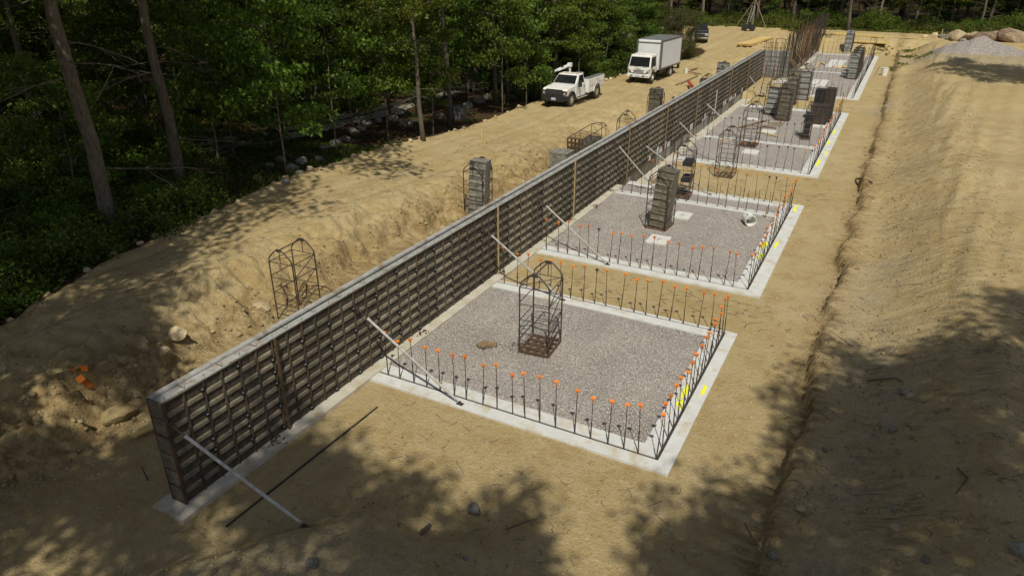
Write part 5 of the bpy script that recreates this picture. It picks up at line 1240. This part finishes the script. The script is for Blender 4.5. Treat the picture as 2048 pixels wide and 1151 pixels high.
stick([(1712, 358), (1722, 362), (1745, 365)], .05, 'dark root sticking from the top of the deep ledge cut')
stick([(843, 1063), (860, 1048)], .05, 'short dark branch on the shaded mound', .03)
stick([(1010, 1058), (1055, 1041), (1075, 1035)], .012, 'thin twig on the mound right of the pale rock')
stick([(1490, 1045), (1512, 1085), (1535, 1108)], .012, 'curving dark root by the lower right hollow')
stick([(1735, 760), (1790, 755), (1805, 762)], .02, 'thin dark branch on the right slope')
stick([(1915, 935), (1935, 955), (1912, 985)], .02, 'forked dark stick on the shaded right slope')
stick([(1325, 1000), (1295, 1012)], .01, 'thin twig on the sand below the footing corner')

# ---------------------------------------------------------------- trees
rg = np.random.default_rng(11)
def leaf_cloud(cent, rad, per, size, up=.8, flat=.45, droop=0.0):
    """per leaves around each centre inside flattened blobs -> rhombus leaves"""
    C_ = np.repeat(np.asarray(cent), per, 0); Rr = np.repeat(np.asarray(rad), per)
    n = len(C_); d = rg.normal(size=(n, 3)); d /= np.linalg.norm(d, axis=1)[:, None]; rr = Rr * rg.random(n) ** .45
    P = C_ + d * rr[:, None] * np.array([1, 1, flat]); P[:, 2] -= droop * (rr ** 2)
    nrm = rg.normal(size=(n, 3)) * (1 - up) * 1.6; nrm[:, 2] += up; nrm /= np.linalg.norm(nrm, axis=1)[:, None]
    t = rg.normal(size=(n, 3)); t -= (t * nrm).sum(1)[:, None] * nrm; t /= np.linalg.norm(t, axis=1)[:, None]; b = np.cross(nrm, t)
    s = size * rg.uniform(.6, 1.35, n)[:, None]
    V = np.stack([P - t * s, P + b * s * .55 - t * s * .1, P + t * s, P - b * s * .55 - t * s * .1], 1).reshape(-1, 3)
    V[1::4, 2] += (s[:, 0] * .12); V[3::4, 2] += (s[:, 0] * .12)
    return V, np.arange(n * 4).reshape(-1, 4)
def limb(mb, p, d, length, r, depth, tips, rr, grav=.0, mi=0):
    pts = [Vector(p)]; d = Vector(d).normalized(); n = 5
    for i in range(n):
        d = (d + Vector((rr.gauss(0, .13), rr.gauss(0, .13), rr.gauss(0, .10) + grav))).normalized(); pts.append(pts[-1] + d * (length / n))
    mb.tube(pts, [r * (1 - .75 * i / n) for i in range(n + 1)], 5 if depth else 6, mi)
    if depth > 0:
        for k in range(3):
            t = rr.uniform(.35, .95); i = int(t * n); q = pts[min(i, n)]
            dd = (d + Vector((rr.gauss(0, .7), rr.gauss(0, .7), rr.gauss(0, .3)))).normalized()
            limb(mb, q, dd, length * rr.uniform(.4, .6), r * .45, depth - 1, tips, rr, grav, mi)
    tips.append((pts[-1], length)); tips.append((pts[3], length))
def make_tree(seed, h, tr, crown0, spread, nl, per, leaf, brad, name='tree', lean=0.0, dead=5, flat=.42, lm='leafA', trunk_n=9):
    rr = random.Random(seed); mb = MB(); tips = []; pts = []; rs = []
    x = y = 0.0; n = 12
    for i in range(n + 1):
        t = i / n; pts.append(Vector((x + lean * t * h, y, t * h * .97 - .25 * (i == 0)))); rs.append(tr * (1 - .82 * t) * (1.28 if i == 0 else 1.0)); x += rr.gauss(0, .012 * h / 2); y += rr.gauss(0, .012 * h / 2)
    mb.tube(pts, rs, trunk_n)
    def at(t):
        i = min(int(t * n), n - 1); return pts[i].lerp(pts[i + 1], t * n - i)
    for k in range(nl):
        t = crown0 + (1 - crown0) * (k + .5) / nl * .97; a = k * 2.399 + rr.uniform(-.5, .5)
        up_ = .15 + .7 * (t - crown0) / (1 - crown0)
        ln = spread * (1 - .45 * abs((t - crown0) / (1 - crown0) - .35)) * rr.uniform(.7, 1.15) * (1 - .5 * max(0, t - .85) / .15)
        limb(mb, at(t), (math.cos(a), math.sin(a), up_ * .8), ln, tr * (1 - .75 * t) * .42 + .012, 1, tips, rr, -.01)
    for k in range(dead):
        t = rr.uniform(.12, crown0); a = rr.random() * 6.28; dm = []
        limb(mb, at(t), (math.cos(a), math.sin(a), rr.uniform(-.1, .4)), rr.uniform(.8, 2.3) * (h / 16 + .3), .019 * (h / 16 + .3), 1, dm, rr, -.05)
    trunk = mb.build('trunk', MT['bark'], smooth=True)
    cent = np.array([list(p) for p, l_ in tips]); rad = np.array([brad * rr.uniform(.6, 1.25) for _ in tips])
    cent = cent + rg.normal(size=cent.shape) * .15
    V, Q = leaf_cloud(cent, rad, per, leaf, .55, flat, .06)
    crown = bpy.data.objects.new('crown', np_mesh('crown', V, Q, MT[lm])); col.objects.link(crown)
    col.objects.unlink(trunk); col.objects.unlink(crown)
    return trunk, crown
TV = {
 'tallA': make_tree(1, 17, .23, .55, 4.4, 16, 66, .125, 1.15, lm='leafA', dead=8),
 'edge': make_tree(9, 17, .19, .56, 6.4, 20, 85, .125, 1.35, lm='leafA', dead=7),
 'shade': make_tree(12, 17, .20, .54, 3.7, 14, 105, .135, 1.25, lm='leafA', dead=3),
 'tallB': make_tree(2, 16, .18, .50, 3.8, 16, 66, .12, 1.1, lm='leafB', dead=9),
 'tallC': make_tree(3, 18, .20, .46, 4.0, 18, 66, .125, 1.1, lm='leafA', dead=7),
 'midA': make_tree(4, 8.5, .075, .22, 2.6, 15, 85, .088, .85, flat=.28, lm='leafB', dead=2, trunk_n=6),
 'midB': make_tree(5, 9.5, .085, .30, 2.9, 16, 85, .092, .9, flat=.28, lm='leafA', dead=3, trunk_n=6),
 'midC': make_tree(6, 7.0, .06, .12, 2.4, 14, 85, .085, .8, flat=.30, lm='leafB', dead=1, trunk_n=6),
 'sap': make_tree(7, 5.0, .035, .25, 1.4, 10, 55, .075, .55, flat=.35, lm='leafB', dead=2, trunk_n=5),
 'bush': make_tree(8, 4.6, .09, .08, 2.4, 16, 120, .06, .7, flat=.8, lm='leafR', dead=0, trunk_n=6),
}
def tree(kind, x, y, s, label, group=None, rz=None, cat='tree', name='tree', sz=None, wide=1.0, z=None):
    root = empty(name, (x, y, (Hs(x, y) if z is None else z)), rnd.random() * 6.28 if rz is None else rz); root.scale = (s * wide, s * wide, sz or s)
    for o in TV[kind]:
        c_ = o.copy(); col.objects.link(c_); c_.parent = root
    tag(root, label, cat, group); return root
# named trunks read off the photograph
def pt(px, py): return GT(px, py)
named = [(228, 500, 'edge', 1.4, 'thick tall oak trunk nearest on the left, leaning over the sand edge'), (365, 400, 'edge', 1.25, 'second thick trunk behind the nearest oak'), (898, 254, 'tallB', 1.0, 'straight tall trunk at the sand edge beside the grey concrete block'),
         (993, 210, 'tallC', 1.0, 'tall trunk at the sand edge left of the pickup'), (847, 281, 'tallC', .72, 'slender crooked trunk at the sand edge left of the concrete block tree'), (1015, 206, 'tallB', .8, 'dark trunk just right of the tall trunk left of the pickup'),
         (627, 276, 'tallB', .95, 'dark trunk in front of the path'), (776, 282, 'sap', 1.5, 'thin sapling at the sand edge by the wooden stake'), (719, 254, 'midB', 1.0, 'many stemmed tree between path and stone wall'), (705, 256, 'midA', .95, 'left stem of the clump between path and stone wall'), (954, 165, 'tallA', .9, 'grey trunk in the woods behind the tall trunk left of the pickup'),
         (673, 305, 'sap', 1.6, 'thin pale sapling by the stone wall'), (782, 235, 'midB', 1.1, 'thin straight tree beyond the stone wall'), (1696, 62, 'tallC', 1.15, 'bare straight trunk at the far edge above the light grey frame'), (1755, 60, 'tallB', 1.1, 'pair of pale trunks at the far edge right of centre'),
         (1813, 58, 'tallA', .9, 'slanting trunk at the far edge near the pale boulder'), (1745, 56, 'tallC', 1.0, 'second pale trunk of the far pair')]
spots = []
for px, py, k, s, lb in named:
    p = pt(px, py); tree(k, p.x, p.y, s, lb, wide=1.0 if px < 500 else .9); spots.append((p.x, p.y))
# dead hanging branches of the nearest oak
for P_, lb in (([(-22.0, 13.2, 7.3), (-21.0, 13.0, 7.6), (-20.2, 12.8, 6.9), (-19.6, 12.7, 6.5)], 'long pale dead branch reaching right from the nearest oak'), ([(-22.2, 13.1, 5.4), (-21.7, 13.0, 5.5), (-21.5, 12.9, 4.6), (-21.8, 12.9, 4.4)], 'short pale hooked dead branch on the nearest oak')):
    pass
def ok(x, y, dmin):
    return all((x - a) ** 2 + (y - b) ** 2 > dmin * dmin for a, b in spots)
gtall = 'tall trees standing in the woods'; gmid = 'young trees under the tall ones'; gshr = 'leafy shrubs under the trees'
# left woods
for it in range(4000):
    if sum(1 for _ in spots) > 98: break
    y = rnd.uniform(3, 104); e_ = float(forest_edge(y)); dep = rnd.random() ** 1.2 * 34; x = e_ - 2.2 - dep
    onp = abs(x - float(np.interp(y, [15, 26, 41, 55], [-36.5, -32.3, -31.4, -33]))) < 1.7 and 12 < y < 58
    if onp or not ok(x, y, 3.4): continue
    if -50 < x < -33 and 22 < y < 56 and rnd.random() < .85: continue
    if y < 52 and x > -36 and not ok(x, y, 4.8): continue
    if 17 < y < 36 and x > -31 and rnd.random() < .6: continue
    spots.append((x, y)); tree(rnd.choice(('tallA', 'tallB', 'tallC')), x, y, rnd.uniform(.85, 1.2), 'tall tree among many in the left woods', gtall + ' on the left')
nl_ = len(spots)
for it in range(5000):
    if len(spots) > nl_ + 135: break
    y = rnd.uniform(14, 108); e_ = float(forest_edge(y)); dep = rnd.random() ** 1.5 * 26; x = e_ - 1.6 - dep
    if y < 24 and dep < 2.5: continue
    onp = abs(x - float(np.interp(y, [15, 26, 41, 55], [-36.5, -32.3, -31.4, -33]))) < 2.4 and 24 < y < 47
    if -44 < x < -34 and 22 < y < 50 and rnd.random() < .5: continue
    if onp or not ok(x, y, 2.3): continue
    if y < 48 and dep < 8 and rnd.random() < .45: continue
    if 33 < y < 50 and dep < 6.5: continue
    if 17 < y < 37 and x > -31.5 and rnd.random() < .88: continue
    spots.append((x, y)); tree(rnd.choice(('midA', 'midB', 'midC', 'sap')), x, y, rnd.uniform(.8, 1.15), 'young leafy tree among many under the left woods', gmid + ' on the left', name='young_tree', cat='young tree')
# far woods
nl_ = len(spots)
for it in range(4000):
    if len(spots) > nl_ + 85: break
    x = rnd.uniform(-52, 62); y = float(far_edge(x)) + 3 + rnd.random() ** 1.2 * 32
    if not ok(x, y, 4.0): continue
    spots.append((x, y)); tree(rnd.choice(('tallA', 'tallB', 'tallC')), x, y, rnd.uniform(.9, 1.25), 'tall tree among many in the far woods', gtall + ' at the far end')
nl_ = len(spots)
for it in range(4000):
    if len(spots) > nl_ + 80: break
    x = rnd.uniform(-45, 52); y = float(far_edge(x)) + 2.5 + rnd.random() ** 1.3 * 24
    if not ok(x, y, 2.8): continue
    if -12 < x < 3 and y < 112 and rnd.random() < .6: continue
    spots.append((x, y)); tree(rnd.choice(('midA', 'midB', 'midC')), x, y, rnd.uniform(.9, 1.3), 'young leafy tree among many in the far woods', gmid + ' at the far end', name='young_tree', cat='young tree')
nl_ = 0
for it in range(600):
    if nl_ >= 24: break
    y = rnd.uniform(21, 62); x = float(forest_edge(y)) - rnd.uniform(.4, 5.5)
    if not ok(x, y, 2.6) or (y < 48 and rnd.random() < .7): continue
    spots.append((x, y)); tree('sap', x, y, rnd.uniform(1.1, 1.9), 'thin pale sapling near the edge of the sand', 'saplings near the edge of the sand', name='sapling', cat='sapling', wide=.8); nl_ += 1
# trees by the camera whose crowns shade the foreground, and one off to the right
for x, y, k, s, lb in ((-5.9, -5.5, 'shade', 1.15, 'tree behind the viewpoint shading the wall end'), (-10.8, -3.6, 'shade', 1.2, 'tree behind and left of the viewpoint'), (-2.3, -5.0, 'shade', 1.2, 'tree close behind the viewpoint'), (1.2, -4.7, 'shade', 1.15, 'tree behind the viewpoint on the right'),
                       (8.0, 3.0, 'shade', 1.15, 'tree off the right edge of the foreground'), (10.9, 8.4, 'shade', 1.15, 'tree off the right side beside the slope'), (5.8, -2.4, 'shade', 1.1, 'tree off the lower right corner'), (7.8, 6.9, 'shade', 1.0, 'leafy tree off the right side of the picture'), (8.9, .2, 'tallA', 1.2, 'tree further off the lower right corner'), (-20.6, 6.0, 'edge', 1.15, 'wide tree just off the left edge'), (-14.8, 1.0, 'shade', 1.15, 'tree off the lower left corner'), (-16.4, -5.5, 'shade', 1.1, 'tree far off the lower left corner'),
                       (12.4, 60.5, 'shade', 1.2, 'tree right of the plateau that shades the far right'), (15.6, 60.5, 'shade', 1.2, 'another tree right of the plateau'), (10.9, 65.5, 'shade', 1.15, 'third tree right of the plateau')):
    tree(k, x, y, s, lb, wide=1.0 if k == 'edge' else .76)
# crown of the nearest oak reaching over the sand
# bronze bush and other bushes beyond the box truck
p = GT(1366, 118); tree('bush', p.x - .5, p.y, .85, 'dark bronze leaved bush between the box truck and the dark pickup', cat='bush', name='bush')
p = GT(1385, 112); tree('bush', p.x - 2.2, p.y + 2, 0.85, 'smaller bronze bush behind the dark bronze bush', cat='bush', name='bush')
m = MB(); m.tube([(0, 0, 0), (.1, 0, 1.6), (.05, 0, 2.2)], [.2, .16, .1], 8); o = m.build('tree_stump', MT['deadwood']); p = GT(1381, 106); o.location = p; tag(o, 'pale broken stump under the bronze bush', 'stump')

# shrubs
def make_shrub(seed, h, r, n, per, leaf, lm):
    rr = random.Random(seed); mb = MB(); tips = []
    for k in range(n):
        a = rr.random() * 6.28; e_ = rr.uniform(.5, 1.0); rad = r * rr.uniform(.2, 1); top = Vector((rad * math.cos(a), rad * math.sin(a), h * rr.uniform(.35, 1) * (1 - .35 * rad / r)))
        mb.tube([(0, 0, -.05), (top.x * .4, top.y * .4, top.z * .6), tuple(top)], [.014, .009, .004], 4); tips.append(top)
    st = mb.build('stems', MT['bark'])
    V, Q = leaf_cloud(np.array([list(t) for t in tips]), np.full(n, r * .36), per, leaf, .5, .7, .0)
    fo = bpy.data.objects.new('foliage', np_mesh('foliage', V, Q, MT[lm])); col.objects.link(fo)
    col.objects.unlink(st); col.objects.unlink(fo); return st, fo
SV = [make_shrub(21, 1.3, 1.15, 30, 62, .055, 'leafS'), make_shrub(22, 1.0, 1.0, 26, 62, .05, 'leafS'), make_shrub(23, 1.7, 1.2, 30, 66, .06, 'leafB')]
GV = [make_shrub(24, .55, 1.2, 30, 40, .055, 'leafG'), make_shrub(25, .7, 1.0, 26, 44, .05, 'leafG')]
def shrub(v, x, y, s, label, grp, cat='shrub', name='shrub'):
    root = empty(name, (x, y, Hs(x, y)), rnd.random() * 6.28); root.scale = (s, s, s * rnd.uniform(.8, 1.2))
    for o in v: c_ = o.copy(); col.objects.link(c_); c_.parent = root
    tag(root, label, cat, grp)
ns = 0
for it in range(6000):
    if ns >= 185: break
    y = rnd.uniform(5.5, 24.0); e_ = float(forest_edge(y)); dep = rnd.random() ** 1.1 * 11; x = e_ - .75 - dep
    if y > 18 and dep < (y - 18) * 1.6: continue
    if not ok(x, y, .45): continue
    shrub(rnd.choice(SV), x, y, rnd.uniform(.75, 1.2), 'dark green leafy shrub in the dense thicket under the left trees', gshr + ' on the left'); ns += 1
ns = 0
for it in range(4000):
    if ns >= 110: break
    y = rnd.uniform(16, 80); dep = rnd.random() * 16; xp = float(np.interp(y, [15, 26, 41, 55, 80], [-38.0, -34.5, -33.6, -35, -30])); x = xp - 1.2 - dep
    shrub(rnd.choice(GV), x, y, rnd.uniform(.9, 1.6), 'low yellow green shrub beyond the path', 'low shrubs beyond the path', 'low bush', 'low_bush'); ns += 1
ns = 0
for it in range(3000):
    if ns >= 62: break
    y = rnd.uniform(46, 104); e_ = float(forest_edge(y)); x = e_ - .6 - rnd.random() * 5
    shrub(rnd.choice(SV + GV), x, y, rnd.uniform(.8, 1.5), 'green shrub at the edge of the woods behind the trucks', 'shrubs behind the trucks'); ns += 1
for k in range(120):
    x = rnd.uniform(-34, 42); y = float(far_edge(x)) + rnd.uniform(.3, 5)
    shrub(rnd.choice(SV + GV + GV), x, y, rnd.uniform(.9, 1.9), 'green shrub at the foot of the far woods', 'shrubs at the foot of the far woods', 'low bush', 'low_bush')
# fallen leaves and low plants on the forest floor, far grass: uncountable
n = 26000; y = rg.uniform(4, 75, n); e_ = forest_edge(y); x = e_ - .2 - rg.random(n) ** 1.2 * 22; z = H(x, y)
V, Q = leaf_cloud(np.stack([x, y, z + .03 + .05 * rg.random(n)], 1), np.full(n, .03), 1, .055, .9, .2)
o = bpy.data.objects.new('leaf_litter', np_mesh('leaf_litter', V, Q, MT['deadleaf'])); col.objects.link(o); tag(o, 'brown leaf litter on the forest floor', 'leaf litter', kind='stuff')
def ground_plants(name, n, fx, size, mat, label, hh):
    x, y = fx(n); z = H(x, y); V, Q = leaf_cloud(np.stack([x, y, z + hh * .5], 1), np.full(n, hh), 5, size, .5, .5)
    o = bpy.data.objects.new(name, np_mesh(name, V, Q, MT[mat])); col.objects.link(o); tag(o, label, 'undergrowth', kind='stuff')
def f1(n):
    x = rg.uniform(-36, 46, n); y = far_edge(x) - .9 + rg.random(n) ** 1.4 * 7; return x, y
ground_plants('grass', 9000, f1, .11, 'leafG', 'green weeds and grass along the foot of the far woods', .28)
def f2(n):
    y = rg.uniform(8, 90, n); xp = np.interp(y, [15, 26, 41, 55, 90], [-38.0, -34.4, -33.4, -35, -30]); return xp - .6 - rg.random(n) * 16, y
ground_plants('undergrowth', 9000, f2, .075, 'leafG', 'yellow green ground cover beyond the path', .22)
def f3(n):
    y = rg.uniform(4, 30, n); return forest_edge(y) - .5 - rg.random(n) ** 1.1 * 13, y
ground_plants('undergrowth', 9000, f3, .05, 'leafS', 'dark green ground cover under the left thicket', .25)
def f4(n):
    c_ = np.array([(-2.2, 93), (.4, 88), (2.1, 84.5), (-8.8, 95.5), (-.3, 80), (.6, 92), (-19.6, 74)])[rg.integers(0, 7, n)]; return c_[:, 0] + rg.normal(size=n) * .5, c_[:, 1] + rg.normal(size=n) * .7
ground_plants('weeds', 420, f4, .07, 'leafG', 'tufts of green weeds on the far bank', .15)
# solid mass of woodland far behind the first rows
n = 5200; th = rg.random(n); x = np.where(th < .5, rg.uniform(-120, -60, n), rg.uniform(-90, 110, n)); y = np.where(th < .5, rg.uniform(-10, 150, n), rg.uniform(146, 185, n)); z = H(x, y) + rg.uniform(.5, 17, n)
V, Q = leaf_cloud(np.stack([x, y, z], 1), np.full(n, 2.4), 26, .36, .5, .6)
o = bpy.data.objects.new('distant_woodland', np_mesh('distant_woodland', V, Q, MT['leafA'])); col.objects.link(o); tag(o, 'mass of woodland far behind the first rows of trees', 'woodland', kind='stuff')
